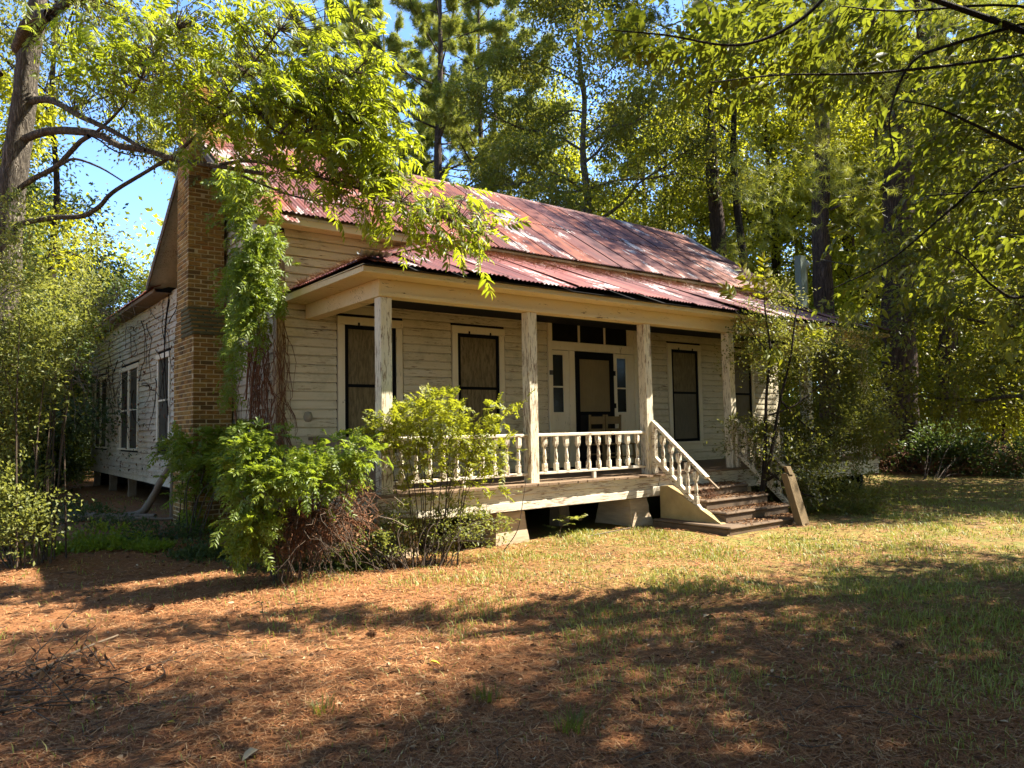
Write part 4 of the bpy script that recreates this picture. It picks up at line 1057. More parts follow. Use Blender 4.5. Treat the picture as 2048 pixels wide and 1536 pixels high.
# far wood that reads as one mass
def far_wood():
    rg = np.random.RandomState(9); n = 110000
    a = rg.uniform(-1.15, 2.6, n); d = rg.uniform(58, 78, n)      # angle from +Y towards +X
    cl = rg.uniform(-3.2, 3.2, 1100); cd_ = rg.uniform(58, 78, 1100); ch = rg.rand(1100) ** 1.2 * 17
    k = rg.choice(1100, n)
    P = np.column_stack([np.sin(cl[k]) * cd_[k], np.cos(cl[k]) * cd_[k], ch[k] + 0.5]) + rg.randn(n, 3) * np.array([1.5, 1.5, 1.2])
    P[:, 2] = np.abs(P[:, 2]) + 0.05
    L = rg.uniform(.3, .6, n)
    V, F = leaf2(P, rdir(rg, n), rdir(rg, n), L, L * .6)
    t = np.repeat(np.clip(rg.rand(1100)[k] * .7 + rg.rand(n) * .35, 0, 1), 4)
    tag(ob('far_woods', np_mesh('far_woods', V, F, L_YEL, t)), 'far woods closing the view behind all the trees', 'woods', kind='stuff')
far_wood()

# ------------------------------------------------------------------ foliage laid out in patches
def patches(rg, spec, total, cl=None):
    """spec: (px, py, rx, ry, depth, depth spread, weight) -> world points spread through ellipsoids"""
    spec = np.array(spec, float); wt = spec[:, 2] * spec[:, 3] * spec[:, 6]; k = rg.choice(len(spec), total, p=wt / wt.sum()); s = spec[k]
    o = unit(rg.randn(total, 3)) * (rg.rand(total, 1) ** 0.42)
    P = at_many(s[:, 0] + o[:, 0] * s[:, 2], s[:, 1] + o[:, 1] * s[:, 3], s[:, 4] + o[:, 2] * s[:, 5])
    if cl:                                   # gather the leaves into sprays
        q = rg.randint(0, cl[0], total); ax = unit(rg.randn(cl[0], 3) * np.array([1, 1, .45])); t = rg.randn(total, 1)
        P = P[q] + ax[q] * t * cl[1] * rg.uniform(.6, 1.6, (cl[0], 1))[q] + rg.randn(total, 3) * cl[1] * .38 - np.array([0, 0, .25]) * t ** 2 * cl[1]
        return P, k[q], o[q]
    return P, k, o

def leaf_parts(parent, P, D, N, R, variants, mat, base, name='leaf'):
    """the largest compound leaves as objects of their own, sharing a few meshes"""
    for k in range(len(P)):
        d = unit(D[k]); s = unit(np.cross(d, N[k])); n = np.cross(s, d)
        M = Matrix(((d[0], s[0], n[0], P[k][0] - base[0]), (d[1], s[1], n[1], P[k][1] - base[1]), (d[2], s[2], n[2], P[k][2] - base[2]), (0, 0, 0, 1)))
        o = bpy.data.objects.new(name, variants[k % len(variants)]); COL.objects.link(o); o.parent = parent
        o.matrix_local = M @ Matrix.Scale(float(R[k]), 4)

def frond_variants(n, pairs, L, Wd, mat, seed, kind=8, droop=.5, spread=55):
    out = []
    for k in range(n):
        rg = np.random.RandomState(seed + k)
        V, F, T = fronds(np.zeros((1, 3)), np.array([[1.0, 0, 0]]), np.array([[0, 0, 1.0]]), np.array([1.0]), pairs, L, Wd, rg, kind, droop, spread)
        out.append(np_mesh('leaf', V, F, mat, T))
    return out

def pxline(pts, n=5):
    return curve_pts([at(a, b, c) for a, b, c in pts], n)

# the big old tree at the left with its bough over the roof
def left_tree():
    rg = np.random.RandomState(5)
    base = at(8, 1110, 10.9); base[2] = 0
    t = thing('pecan_tree', 'big leaning grey tree at the left with a bright bough hanging over the roof', 'tree', base)
    L = []
    def add(pts, r0, r1, n=5):
        q = pxline(pts, n); L.append((q, np.linspace(r0, r1, len(q)))); return q
    add([(-6, 1125, 10.9), (0, 1080, 10.9), (2, 900, 10.9), (4, 700, 10.9), (14, 500, 10.9), (28, 350, 10.9), (46, 220, 10.9), (58, 120, 10.9), (72, 40, 10.9), (84, -80, 10.9)], 0.26, 0.11, 6)
    L[-1][1][:8] *= np.linspace(1.35, 1.0, 8)
    bl = [([(30, 285, 10.9), (100, 262, 10.7), (190, 267, 10.4), (240, 292, 10.2), (290, 300, 10.1), (350, 318, 9.9), (440, 333, 9.7), (540, 350, 9.4)], .085, .03),
          ([(50, 205, 10.9), (100, 200, 10.7), (160, 232, 10.3), (225, 262, 10.0), (290, 300, 9.8)], .075, .03),
          ([(20, 395, 10.9), (60, 362, 10.8), (110, 335, 10.7), (140, 305, 10.6), (160, 284, 10.5), (178, 272, 10.4)], .055, .04),
          ([(120, 330, 10.7), (150, 318, 10.5), (200, 335, 10.3), (245, 362, 10.1)], .03, .012),
          ([(18, 455, 10.9), (60, 443, 10.8), (110, 435, 10.8), (165, 432, 10.7), (200, 412, 10.6), (225, 385, 10.5), (290, 345, 10.3), (345, 312, 10.1)], .062, .028),
          ([(60, 90, 10.9), (80, 48, 10.7), (110, 22, 10.4), (170, -20, 10.0)], .12, .07),
          ([(36, 100, 10.9), (50, 60, 10.6), (70, 35, 10.4), (100, 30, 10.2)], .13, .10),
          ([(340, 318, 9.9), (370, 292, 9.7), (420, 250, 9.5), (480, 218, 9.3), (520, 230, 9.2), (545, 258, 9.1), (580, 268, 9.0), (640, 255, 8.9), (720, 235, 8.8)], .035, .012),
          ([(420, 333, 9.8), (500, 322, 9.5), (600, 345, 9.2), (700, 372, 9.0), (800, 405, 8.9), (900, 440, 8.8), (965, 468, 8.7)], .032, .008),
          ([(480, 350, 9.6), (580, 390, 9.4), (680, 410, 9.3), (760, 425, 9.2)], .022, .008),
          ([(190, 267, 10.4), (230, 230, 10.1), (270, 180, 9.9), (300, 120, 9.7), (350, 60, 9.5)], .03, .012),
          ([(420, 250, 9.5), (470, 170, 9.3), (520, 110, 9.1), (560, 60, 9.0)], .022, .008),
          ([(560, 265, 9.0), (640, 190, 8.9), (700, 150, 8.8), (735, 120, 8.8)], .018, .007),
          ([(0, 150, 10.9), (-30, 100, 10.9), (-60, 40, 10.9)], .07, .05)]
    bl = [add(p, a * .72, b * .8) for p, a, b in bl]
    V, F = tubes(L, 16, 3, 0.05)
    ob('trunk', np_mesh('trunk', V - base, F, BARKG, smooth=True), t)
    spec = [(250, 60, 190, 80, 9.9, .9, .55), (420, 70, 170, 90, 9.5, .9, .6), (560, 60, 110, 60, 9.2, .6, .4), (320, 180, 180, 70, 9.9, .9, .55), (400, 235, 130, 50, 9.5, .6, .5), (480, 200, 150, 70, 9.3, .6, 1.0), (620, 185, 120, 85, 9.0, .6, 1.1), (700, 225, 100, 85, 8.9, .5, 1.2),
            (725, 300, 90, 55, 8.9, .5, 1.1), (620, 305, 120, 42, 9.1, .5, 1.0), (740, 385, 110, 45, 9.0, .4, 1.1), (860, 425, 95, 40, 8.8, .35, 1.1), (925, 460, 55, 34, 8.7, .25, 1.2), (500, 300, 110, 32, 9.5, .5, .7), (170, 130, 110, 80, 10.3, .6, .6), (600, 365, 90, 22, 9.2, .35, .7),
            (745, 130, 40, 35, 8.8, .2, .6), (650, 30, 60, 30, 9.1, .3, .4), (120, 40, 80, 50, 10.2, .5, .6)]
    n = 1300
    P, k, o = patches(rg, spec, n)
    bp = np.concatenate(bl)
    # drift towards the nearest bough so that leaves hang in sprays
    j = rg.choice(len(bp), 400); cand = bp[j]
    dd = ((P[:, None, :] - cand[None]) ** 2).sum(-1); nn = cand[dd.argmin(1)]
    P = P + rg.randn(n, 3) * np.array([.16, .16, .12])
    out = unit(P - nn + rg.randn(n, 3) * 0.25)
    D = unit(out * 0.6 + np.array([RGT[0], RGT[1], 0]) * 0.5 + np.array([0, 0, -0.35]) + rg.randn(n, 3) * 0.35)
    N = unit(np.array([0, 0, 1.0]) + rg.randn(n, 3) * 0.4); R = rg.uniform(.20, .35, n)
    order = np.argsort(((P - CAM) ** 2).sum(1)); big = order[:300]; rest = order[300:]
    FV = frond_variants(6, 6, .35, .092, L_PECAN, 100)
    leaf_parts(t, P[big], D[big], N[big], R[big], FV, L_PECAN, base)
    V, F, T = fronds(P[rest], D[rest], N[rest], R[rest], 6, .100, .027, rg, 8, .5)
    tag(ob('foliage', np_mesh('foliage', V - base, F, L_PECAN, T), t), kind='stuff')
    # twigs from the boughs to the leaves
    tw = []
    for q in rg.choice(n, n - 60, replace=False):
        a, b = nn[q], P[q]; tw.append((np.array([a, (a + b) / 2 + rg.randn(3) * .04 + np.array([0, 0, .05]), b]), np.array([.007, .005, .0025])))
    V, F = tubes(tw, 3); tag(ob('twigs', np_mesh('twigs', V - base, F, TWIG), t), kind='stuff')
left_tree()

# hickory boughs hanging in from the right, close to the camera
def right_boughs():
    rg = np.random.RandomState(6)
    base = np.array([10.8, 1.9, 0.0])
    t = thing('hickory_tree', 'shaded hickory boughs hanging in from the upper right near the camera', 'tree', base)
    trunk = curve_pts([base + np.array(p) for p in ((0, 0, -.05), (.05, 0, 2), (0, .1, 4), (-.1, .1, 6.5), (0, 0, 9))], 5)
    L = [(trunk, np.linspace(.2, .08, len(trunk)))]
    ln = [[(2300, 150, 8.6), (2080, 20, 7.9), (1800, 22, 7.4), (1680, 12, 7.2)], [(2200, 60, 8.2), (2040, 110, 7.6), (1760, 145, 7.2), (1560, 150, 7.1), (1420, 165, 7.0)],
          [(2200, 260, 8.4), (2000, 340, 7.9), (1900, 420, 7.6), (1780, 520, 7.4), (1660, 580, 7.3)], [(2200, 330, 8.5), (2048, 372, 8.0), (1940, 385, 7.8), (1850, 392, 7.6)],
          [(2250, 500, 8.6), (2060, 590, 8.1), (1990, 575, 7.9), (1930, 515, 7.8), (1880, 490, 7.7)], [(2150, 20, 8.0), (1900, 90, 7.6), (1820, 130, 7.4), (1780, 230, 7.3), (1790, 320, 7.2)],
          [(1700, -60, 7.0), (1600, 40, 6.9), (1480, 90, 6.8), (1330, 70, 6.8), (1220, 60, 6.8)], [(2048, 300, 7.8), (1950, 250, 7.6), (1870, 215, 7.5), (1800, 200, 7.4)]]
    bl = []
    for k, p in enumerate(ln):
        q = pxline(p, 6); bl.append(q); L.append((np.vstack([trunk[14 - k % 5], q]), np.concatenate([[.05], np.linspace(.020, .005, len(q))])))
    V, F = tubes(L, 7, 2, .03); ob('trunk', np_mesh('trunk', V - base, F, BARKD, smooth=True), t)
    spec = [(1500, 60, 230, 60, 7.8, .4, .8), (1750, 50, 260, 60, 8.1, .5, .9), (1330, 50, 110, 40, 7.6, .3, .6), (1930, 210, 120, 110, 8.2, .5, .9), (1970, 400, 90, 110, 8.4, .5, 1.1), (1870, 330, 90, 80, 8.2, .4, .7), (1640, 140, 180, 55, 7.9, .4, .9), (1470, 180, 80, 36, 7.7, .3, .8),
            (1740, 480, 80, 50, 8.1, .4, .45), (1920, 510, 110, 60, 8.3, .4, .7), (2000, 110, 80, 90, 8.2, .4, .8), (1730, 570, 80, 36, 8.0, .3, .6), (1240, 50, 50, 34, 7.6, .2, .5), (2010, 600, 50, 40, 8.4, .3, .8), (1460, 100, 180, 50, 7.7, .3, .6)]
    n = 600
    P, k, o = patches(rg, spec, n); bp = np.concatenate(bl)
    dd = ((P[:, None, :] - bp[None]) ** 2).sum(-1); nn = bp[dd.argmin(1)]; P = P + rg.randn(n, 3) * np.array([.18, .18, .10])
    D = unit(unit(P - nn + rg.randn(n, 3) * .1) * .5 - np.array([RGT[0], RGT[1], 0]) * .7 + np.array([0, 0, -.28]) + rg.randn(n, 3) * .3)
    N = unit(np.array([0, 0, 1.0]) + rg.randn(n, 3) * .35); R = rg.uniform(.20, .33, n)
    order = np.argsort(((P - CAM) ** 2).sum(1)); big = order[:300]; rest = order[300:]
    FV = frond_variants(6, 3, .44, .155, L_HICK, 200, 8, .4, 50)
    leaf_parts(t, P[big], D[big], N[big], R[big], FV, L_HICK, base)
    V, F, T = fronds(P[rest], D[rest], N[rest], R[rest], 3, .125, .048, rg, 8, .4, 50)
    tag(ob('foliage', np_mesh('foliage', V - base, F, L_HICK, T), t), kind='stuff')
    tw = [(np.array([nn[q], (nn[q] + P[q]) / 2 + rg.randn(3) * .03, P[q]]), np.array([.0045, .003, .002])) for q in range(0, n) if np.linalg.norm(P[q] - nn[q]) < .55]
    V, F = tubes(tw, 3); tag(ob('twigs', np_mesh('twigs', V - base, F, BARKD), t), kind='stuff')
right_boughs()

# ------------------------------------------------------------------ bushes and vines
def bush(name, label, cat, base, spec, n, mat, seed, leaf=None, frond=None, stems=None, stem_mat=TWIG, up=0.3, cl=None, sr=(.012, .005)):
    rg = np.random.RandomState(seed); base = np.array(base, float)
    t = thing(name, label, cat, base)
    P, k, o = patches(rg, spec, n, cl)
    P[:, 2] = np.maximum(P[:, 2], 0.03)
    side = RGT[None] * o[:, :1] - UPV[None] * o[:, 1:2] + FWD[None] * o[:, 2:3]
    D = unit(side * .8 + rg.randn(n, 3) * .5 + np.array([0, 0, up])); N = unit(np.array([0, 0, 1.0]) + rg.randn(n, 3) * .5 + SUN * 0.3)
    if frond:
        R, pairs, L, Wd, dr = frond
        V, F, T = fronds(P, D, N, R * rg.uniform(.7, 1.3, n), pairs, L, Wd, rg, 2, dr)
    else:
        L = leaf * rg.uniform(.65, 1.3, n); V, F = leaf2(P, D, N, L, L * .5); T = np.repeat(np.clip(rg.rand(len(spec))[k] * .3 + rg.rand(n) * .75, 0, 1), 4)
    tag(ob('foliage', np_mesh('foliage', V - base, F, mat, T), t), kind='stuff')
    if stems is not None:
        if isinstance(stems, int):
            S = []
            for q in rg.choice(n, stems, replace=False):
                b = P[q]; a = np.array([base[0] + (b[0] - base[0]) * .35 + rg.randn() * .08, base[1] + (b[1] - base[1]) * .35 + rg.randn() * .08, -0.02])
                mid = a + (b - a) * .55 + np.array([-(b - a)[0] * .2, -(b - a)[1] * .2, .1]) + rg.randn(3) * .05
                S.append((curve_pts([a, mid, b], 4), np.linspace(sr[0], sr[1], 9)))
        else:
            S = [(pxline(p, 5), np.linspace(r0, r1, (len(p) - 1) * 5 + 1)) for p, r0, r1 in stems]
        V, F = tubes(S, 5, seed, .03); ob('stems', np_mesh('stems', V - base, F, stem_mat, smooth=True), t)
    return t

def tangle(parent, base, spec, n, mat, seed, length=.5, r=.004, name='dead_stems', fall=-.5):
    rg = np.random.RandomState(seed); P, k, o = patches(rg, spec, n); S = []
    for p in P:
        d = unit(rg.randn(3) * .8 + np.array([0, 0, fall])); q = [p]
        for s in range(4):
            d = unit(d + rg.randn(3) * .5 + np.array([0, 0, fall * .2])); q.append(q[-1] + d * length / 4)
        q = np.array(q); q[:, 2] = np.maximum(q[:, 2], .01); S.append((q, np.linspace(r, r * .5, 5)))
    V, F = tubes(S, 3); o = ob(name, np_mesh(name, V - np.array(base), F, mat), parent); o['kind'] = 'stuff'
    return o

nb = (4.7, 7.8, 0)
t = bush('nandina_bush', 'tall yellow green bush in front of the porch between the first two posts', 'bush', nb,
     [(865, 825, 62, 40, 9.4, .3, 1.3), (805, 865, 60, 40, 9.3, .3, 1.2), (925, 870, 65, 40, 9.5, .3, 1.1), (1000, 830, 36, 22, 9.6, .2, 1.0), (870, 920, 105, 35, 9.4, .35, .8), (778, 835, 34, 14, 9.3, .15, .6), (985, 905, 45, 40, 9.5, .25, .6), (850, 985, 90, 30, 9.4, .35, .22), (950, 960, 70, 35, 9.5, .3, .25), (750, 880, 34, 28, 9.2, .2, .6), (1040, 800, 26, 10, 9.6, .1, .6)],
     760, L_NAND, 31, frond=(.19, 5, .050, .022, .35), stems=20, up=.35, sr=(.007, .003))
bush('low_bush', 'low sparse grey green bush with thin stems below the porch edge', 'bush', (4.3, 7.6, 0),
     [(850, 1040, 130, 50, 9.2, .4, .6), (760, 1080, 100, 45, 9.0, .4, .9), (930, 1060, 90, 40, 9.3, .4, .5), (700, 1110, 80, 40, 8.8, .3, .9), (1000, 1040, 40, 40, 9.5, .2, .4)], 6000, L_BUSH, 32, leaf=.045, cl=(160, .08), stems=60, sr=(.006, .003))
vb = (3.2, 8.2, 0)
t = bush('vine_mound', 'bright green vine mound tumbling off the porch corner', 'vine', vb,
     [(665, 925, 75, 46, 8.3, .3, 1.5), (600, 955, 70, 36, 7.9, .3, 1.2), (505, 950, 48, 85, 7.8, .3, 1.4), (560, 900, 80, 45, 9.3, .35, .7), (495, 1050, 38, 60, 7.8, .25, 1.2), (515, 885, 50, 28, 8.0, .3, 1.1), (530, 1010, 38, 50, 7.9, .25, .6), (720, 900, 35, 38, 8.4, .2, .9)], 1250, L_VINE, 33, frond=(.15, 5, .055, .021, .5), stems=14, up=.0, cl=(170, .09), sr=(.008, .004))
tangle(t, vb, [(625, 1040, 70, 55, 8.3, .3, 1), (690, 1010, 55, 60, 8.5, .3, .8), (575, 1085, 50, 45, 8.2, .25, .5)], 520, DEADV, 34, .42, .0034)
tangle(t, vb, [(700, 1000, 50, 80, 9.2, .3, 1), (760, 1050, 40, 60, 9.2, .3, .6)], 210, DEADG, 35, .8, .005)
tangle(t, vb, [(625, 1045, 75, 55, 8.25, .3, 1)], 160, TWIG, 36, .7, .005)
P_, k_, o_ = patches(np.random.RandomState(39), [(625, 1040, 75, 55, 8.2, .3, 1), (560, 1090, 60, 40, 8.1, .3, .6), (700, 1060, 60, 50, 8.4, .3, .6)], 620)
V_, F_ = leaf2(P_, rdir(np.random.RandomState(40), 620), rdir(np.random.RandomState(41), 620), np.full(620, .055), np.full(620, .026))
tag(ob('dead_leaves', np_mesh('dead_leaves', V_ - np.array(vb), F_, L_BROWN, np.repeat(np.random.RandomState(42).rand(620), 4)), t), kind='stuff')
bush('creeper', 'dark green creeper spreading over the chimney foot', 'vine', (3.0, 12.3, 0),
     [(400, 900, 75, 40, 12.4, .6, 1.1), (440, 930, 50, 50, 11.8, .5, 1), (380, 960, 25, 80, 12.2, .3, .8), (345, 885, 50, 22, 12.8, .5, .6), (480, 890, 50, 35, 11.3, .4, 1.0), (390, 1010, 20, 40, 12.0, .2, .6)], 900, L_VINE, 36, frond=(.20, 5, .075, .027, .45), stems=10, up=.1, cl=(110, .12))
# vine on the corner of the wall: hangs just off the side wall
def wall_vine():
    rg = np.random.RandomState(37); base = np.array([3.85, 11.2, 0]); t = thing('climbing_vine', 'bright climbing vine hanging down the house corner beside the chimney', 'vine', base)
    E = [(505, 540, 52, 75, 1.5), (525, 480, 28, 45, 1.0), (490, 620, 40, 60, 1.2), (480, 410, 36, 45, 1.0), (470, 355, 40, 30, .8), (470, 700, 25, 50, .7), (462, 770, 18, 40, .5), (545, 590, 20, 40, .8), (550, 480, 18, 50, .5), (495, 365, 60, 25, .9)]
    E = np.array(E); n = 1050; w_ = E[:, 2] * E[:, 3] * E[:, 4]; k = rg.choice(len(E), n, p=w_ / w_.sum()); o = rg.randn(n, 2) * .48
    px = E[k, 0] + o[:, 0] * E[k, 2]; py = E[k, 1] + o[:, 1] * E[k, 3]
    r = RGT[None] * (px - 1024)[:, None] + UPV[None] * (768 - py)[:, None] + FWD[None] * FPX
    tt = (XL - 0.12 - CAM[0]) / r[:, 0]; tt = np.minimum(tt, (10.45 + np.maximum(0, 492 - px) * .03) / r[:, 1])
    P = CAM + r * tt[:, None]; P = P * (1 - 0) ; bul = rg.rand(n) ** 1.5 * .4
    P = P + (CAM - P) / np.linalg.norm(P - CAM, axis=1)[:, None] * bul[:, None]
    D = unit(np.array([-.35, -.5, -.55]) + rg.randn(n, 3) * .5); N = unit(np.array([-.3, -.6, .7]) + rg.randn(n, 3) * .4)
    V, F, T = fronds(P, D, N, rg.uniform(.14, .26, n), 5, .075, .026, rg, 2, .5)
    tag(ob('foliage', np_mesh('foliage', V - base, F, L_VINE, T), t), kind='stuff')
    S = []
    for q in range(130):
        a = np.array([XL - rg.uniform(.03, .16), rg.uniform(10.95, 11.9), rg.uniform(.6, 3.4)]); L_ = rg.uniform(.5, 1.6); Q = [a]
        for s in range(5): Q.append(Q[-1] + np.array([rg.randn() * .03, rg.randn() * .08, -L_ / 5])); Q[-1][0] = min(Q[-1][0], XL - .02); Q[-1][2] = max(Q[-1][2], .02)
        S.append((np.array(Q), np.linspace(.008, .003, 6)))
    for q in range(60):
        a = np.array([rg.uniform(3.9, 4.12), YF - rg.uniform(.03, .1), rg.uniform(1, 3.3)]); Q = [a]
        for s in range(5): Q.append(Q[-1] + np.array([rg.randn() * .05 + .01, rg.randn() * .02, -rg.uniform(.05, .25)])); Q[-1][1] = min(Q[-1][1], YF - .03); Q[-1][2] = max(Q[-1][2], .3)
        S.append((np.array(Q), np.linspace(.006, .002, 6)))
    for pts in ([(447, 520), (452, 620), (462, 720), (470, 820), (480, 900)], [(540, 560), (520, 660), (505, 760), (500, 860)], [(530, 450), (515, 560), (500, 680), (492, 800)]):
        Q = []
        for a, b in pts:
            r_ = ray(a, b); Q.append(CAM + r_ * ((XL - .08) / r_[0]))
        S.append((curve_pts(Q, 4), np.linspace(.03, .014, (len(Q) - 1) * 4 + 1)))
    V, F = tubes(S, 4); ob('stems', np_mesh('stems', V - base, F, DEADV), t)
wall_vine()
# bare creeper stems on the side wall under the eave
def bare_creeper():
    rg = np.random.RandomState(38); base = np.array([3.9, 22.0, 0]); t = thing('bare_creeper', 'leafless dark creeper stems straggling over the side wall', 'vine', base); S = []
    for k in range(34):
        p = np.array([XL - .06, rg.uniform(16.5, 27.5), rg.uniform(2.6, 4.5)]); Q = [p]; d = np.array([0, rg.randn(), -abs(rg.randn())])
        for s in range(7):
            d = unit(d + np.array([0, rg.randn() * .7, rg.randn() * .5 - .1])); Q.append(Q[-1] + d * rg.uniform(.15, .35)); Q[-1][0] = XL - .035 - abs(rg.randn()) * .04
        S.append((curve_pts(Q, 2), np.linspace(.012, .004, 15)))
    Q = []
    for a, b in ((327, 570), (338, 590), (332, 640), (329, 700), (331, 760), (336, 830)):
        r_ = ray(a, b); Q.append(CAM + r_ * ((XL - .07) / r_[0]))
    S.append((curve_pts(Q, 4), np.linspace(.022, .014, 21)))
    V, F = tubes(S, 4); ob('stems', np_mesh('stems', V - base, F, BARKD), t)
    n = 380; P = np.column_stack([XL - .07 - rg.rand(n) * .08, rg.uniform(16.5, 27.5, n), rg.uniform(.7, 4.6, n) ** 1.0]); L = rg.uniform(.05, .11, n)
    V, F = leaf2(P, unit(np.array([-.3, 0, -1]) + rg.randn(n, 3) * .5), unit(np.array([-1, 0, .3]) + rg.randn(n, 3) * .4), L, L * .6)
    tag(ob('dead_leaves', np_mesh('dead_leaves', V - base, F, L_BROWN, np.repeat(rg.rand(n), 4)), t), kind='stuff')
bare_creeper()

# dark shrub in front of the right half of the porch
sb = (12.5, 7.5, 0)
shr = bush('yaupon_shrub', 'tall dark many stemmed shrub growing before the right half of the porch', 'shrub', sb,
     [(1600, 700, 130, 60, 13.8, .6, .55), (1680, 690, 95, 55, 14.2, .6, .8), (1560, 880, 110, 60, 13.5, .6, .9), (1680, 860, 100, 80, 13.9, .7, 1.0), (1620, 940, 90, 60, 13.3, .6, 1.0), (1680, 1000, 90, 40, 13.4, .5, 1.0), (1530, 660, 60, 40, 13.6, .4, .5), (1505, 720, 60, 30, 13.5, .4, .4), (1540, 590, 60, 50, 13.6, .4, .35), (1640, 760, 110, 60, 13.9, .6, .7), (1740, 850, 50, 60, 14.3, .4, .9), (1720, 790, 60, 60, 14.3, .5, .9), (1740, 980, 50, 40, 13.7, .4, .8), (1490, 850, 40, 40, 13.3, .3, .6)],
     32000, L_SHR, 41, leaf=.060, cl=(520, .17), stems=[([(1522, 1000, 13.0), (1530, 900, 13.1), (1532, 800, 13.2), (1540, 700, 13.3), (1530, 620, 13.4), (1527, 540, 13.4)], .040, .010), ([(1525, 990, 13.0), (1545, 890, 13.1), (1560, 800, 13.2), (1580, 720, 13.3), (1590, 640, 13.4), (1598, 600, 13.5)], .036, .010),
       ([(1535, 960, 13.0), (1580, 930, 13.1), (1620, 900, 13.3), (1690, 850, 13.6)], .03, .010), ([(1540, 830, 13.1), (1590, 810, 13.3), (1640, 770, 13.5), (1700, 720, 13.9)], .02, .007), ([(1530, 940, 13.0), (1600, 985, 13.0), (1660, 1000, 13.2)], .025, .01), ([(1532, 700, 13.2), (1500, 660, 13.2), (1470, 620, 13.3)], .014, .005), ([(1560, 800, 13.2), (1610, 850, 13.3), (1680, 900, 13.5)], .02, .008)], stem_mat=BARKD, up=.15)
rg_ = np.random.RandomState(4)
for pts, d in (([(1531, 620), (1528, 515)], 13.3), ([(1520, 600), (1482, 535)], 13.3), ([(1578, 720), (1528, 706)], 13.2), ([(1712, 760), (1772, 702)], 13.8), ([(1590, 690), (1640, 652)], 13.4), ([(1476, 600), (1450, 575)], 13.3)):
    a, b = at(*pts[0], d), at(*pts[1], d); L_ = np.linalg.norm(b - a)
    V, F, T = fronds(a[None], (b - a)[None], np.array([[-.5, -.75, .3]]), np.array([L_]), 8, .17, .055, rg_, 8, .05, 62)
    ob('leaf', np_mesh('leaf', V - np.array(sb), F, L_YEL, T), shr)['label'] = 'bright yellow compound leaf'

# leafy bush round the foot of the left tree
bush('privet_bush', 'tall pale green privet bush around the big tree at the left edge', 'bush', (1.0, 11.0, 0),
     [(60, 700, 90, 110, 9.8, .8, .9), (115, 640, 90, 80, 10.2, .8, .8), (30, 850, 65, 90, 9.6, .6, .9), (40, 985, 80, 70, 9.4, .6, .8), (30, 560, 70, 80, 9.9, .6, .7), (170, 570, 80, 50, 10.8, .6, .7), (30, 1060, 70, 45, 9.2, .5, .7), (40, 440, 40, 60, 10, .5, .35), (190, 620, 50, 40, 10.8, .5, .8), (-60, 800, 80, 250, 9.8, .8, .8), (15, 1000, 50, 110, 9.4, .5, .8), (160, 480, 60, 40, 11.5, .6, .4)],
     24000, L_BUSH, 51, leaf=.062, cl=(420, .15), stems=22, sr=(.013, .004), up=.2)
tangle(None, (0, 0, 0), [(190, 615, 60, 40, 14, .8, 1), (150, 740, 50, 40, 12, .8, .5)], 130, DEADG, 52, .9, .006, 'dead_twigs', -.1)
tag(bpy.data.objects['dead_twigs'], 'pale dead twigs hanging from the bush at the rear eave', 'twigs')
bush('weed_patch', 'low bright green weeds in the sun before the side yard', 'weeds', (1.7, 10.4, 0),
     [(140, 1115, 95, 26, 10.6, .5, 1), (230, 1105, 80, 30, 10.9, .5, 1), (300, 1110, 40, 30, 10.6, .3, 1), (210, 1070, 90, 24, 11.6, .6, .7), (80, 1130, 50, 20, 10.2, .3, .7)], 4200, L_VINE, 53, leaf=.075, up=.7, cl=(170, .10))
bush('shade_weeds', 'low ground cover in the shade at the chimney foot', 'weeds', (2.6, 10.4, 0),
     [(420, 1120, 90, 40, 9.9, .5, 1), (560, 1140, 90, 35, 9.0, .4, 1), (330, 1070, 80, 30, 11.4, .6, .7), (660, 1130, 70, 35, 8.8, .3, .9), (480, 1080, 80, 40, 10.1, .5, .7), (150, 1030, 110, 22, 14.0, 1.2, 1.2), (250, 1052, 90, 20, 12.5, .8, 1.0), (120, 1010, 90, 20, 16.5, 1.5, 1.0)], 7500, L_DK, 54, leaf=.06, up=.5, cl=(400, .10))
# sapling with open compound leaves
def sapling(name, label, pts, d, n, R, pairs, L, Wd, mat, seed, h=None):
    rg = np.random.RandomState(seed); q = pxline([(a, b, d) for a, b in pts], 6); base = q[0].copy(); base[2] = 0; q[0, 2] = -.02
    t = thing(name, label, 'sapling', base)
    V, F = tubes([(q, np.linspace(.008, .003, len(q)))], 4); ob('stem', np_mesh('stem', V - base, F, TWIG), t)
    ix = np.linspace(len(q) * .3, len(q) - 1, n).astype(int); az = np.arange(n) * 2.4 + rg.rand() * 6
    D = np.column_stack([np.cos(az), np.sin(az), np.full(n, .45)])
    V, F, T = fronds(q[ix], D, np.tile([0, 0, 1.0], (n, 1)), R * rg.uniform(.7, 1.2, n), pairs, L, Wd, rg, 8, .3)
    ob('foliage', np_mesh('foliage', V - base, F, mat, T), t)
sapling('sapling', 'small pale sapling with open compound leaves at the bush foot', [(543, 1182), (545, 1140), (548, 1100), (552, 1062)], 8.6, 9, .30, 6, .065, .030, L_BUSH, 61)
sapling('sapling', 'thin nearly bare seedling standing in the pine straw', [(548, 1345), (535, 1280), (528, 1240), (523, 1205)], 6.6, 5, .06, 1, .045, .022, L_DK, 62)
sapling('sapling', 'short seedling with two leaf tufts left of the thin seedling', [(478, 1375), (480, 1350), (482, 1330)], 6.2, 3, .06, 1, .05, .03, L_DK, 63)
sapling('sapling', 'pale drooping seedling beside the pier under the porch', [(1118, 1076), (1122, 1055), (1138, 1040), (1165, 1040)], 11.2, 9, .26, 5, .06, .026, L_BUSH, 64)
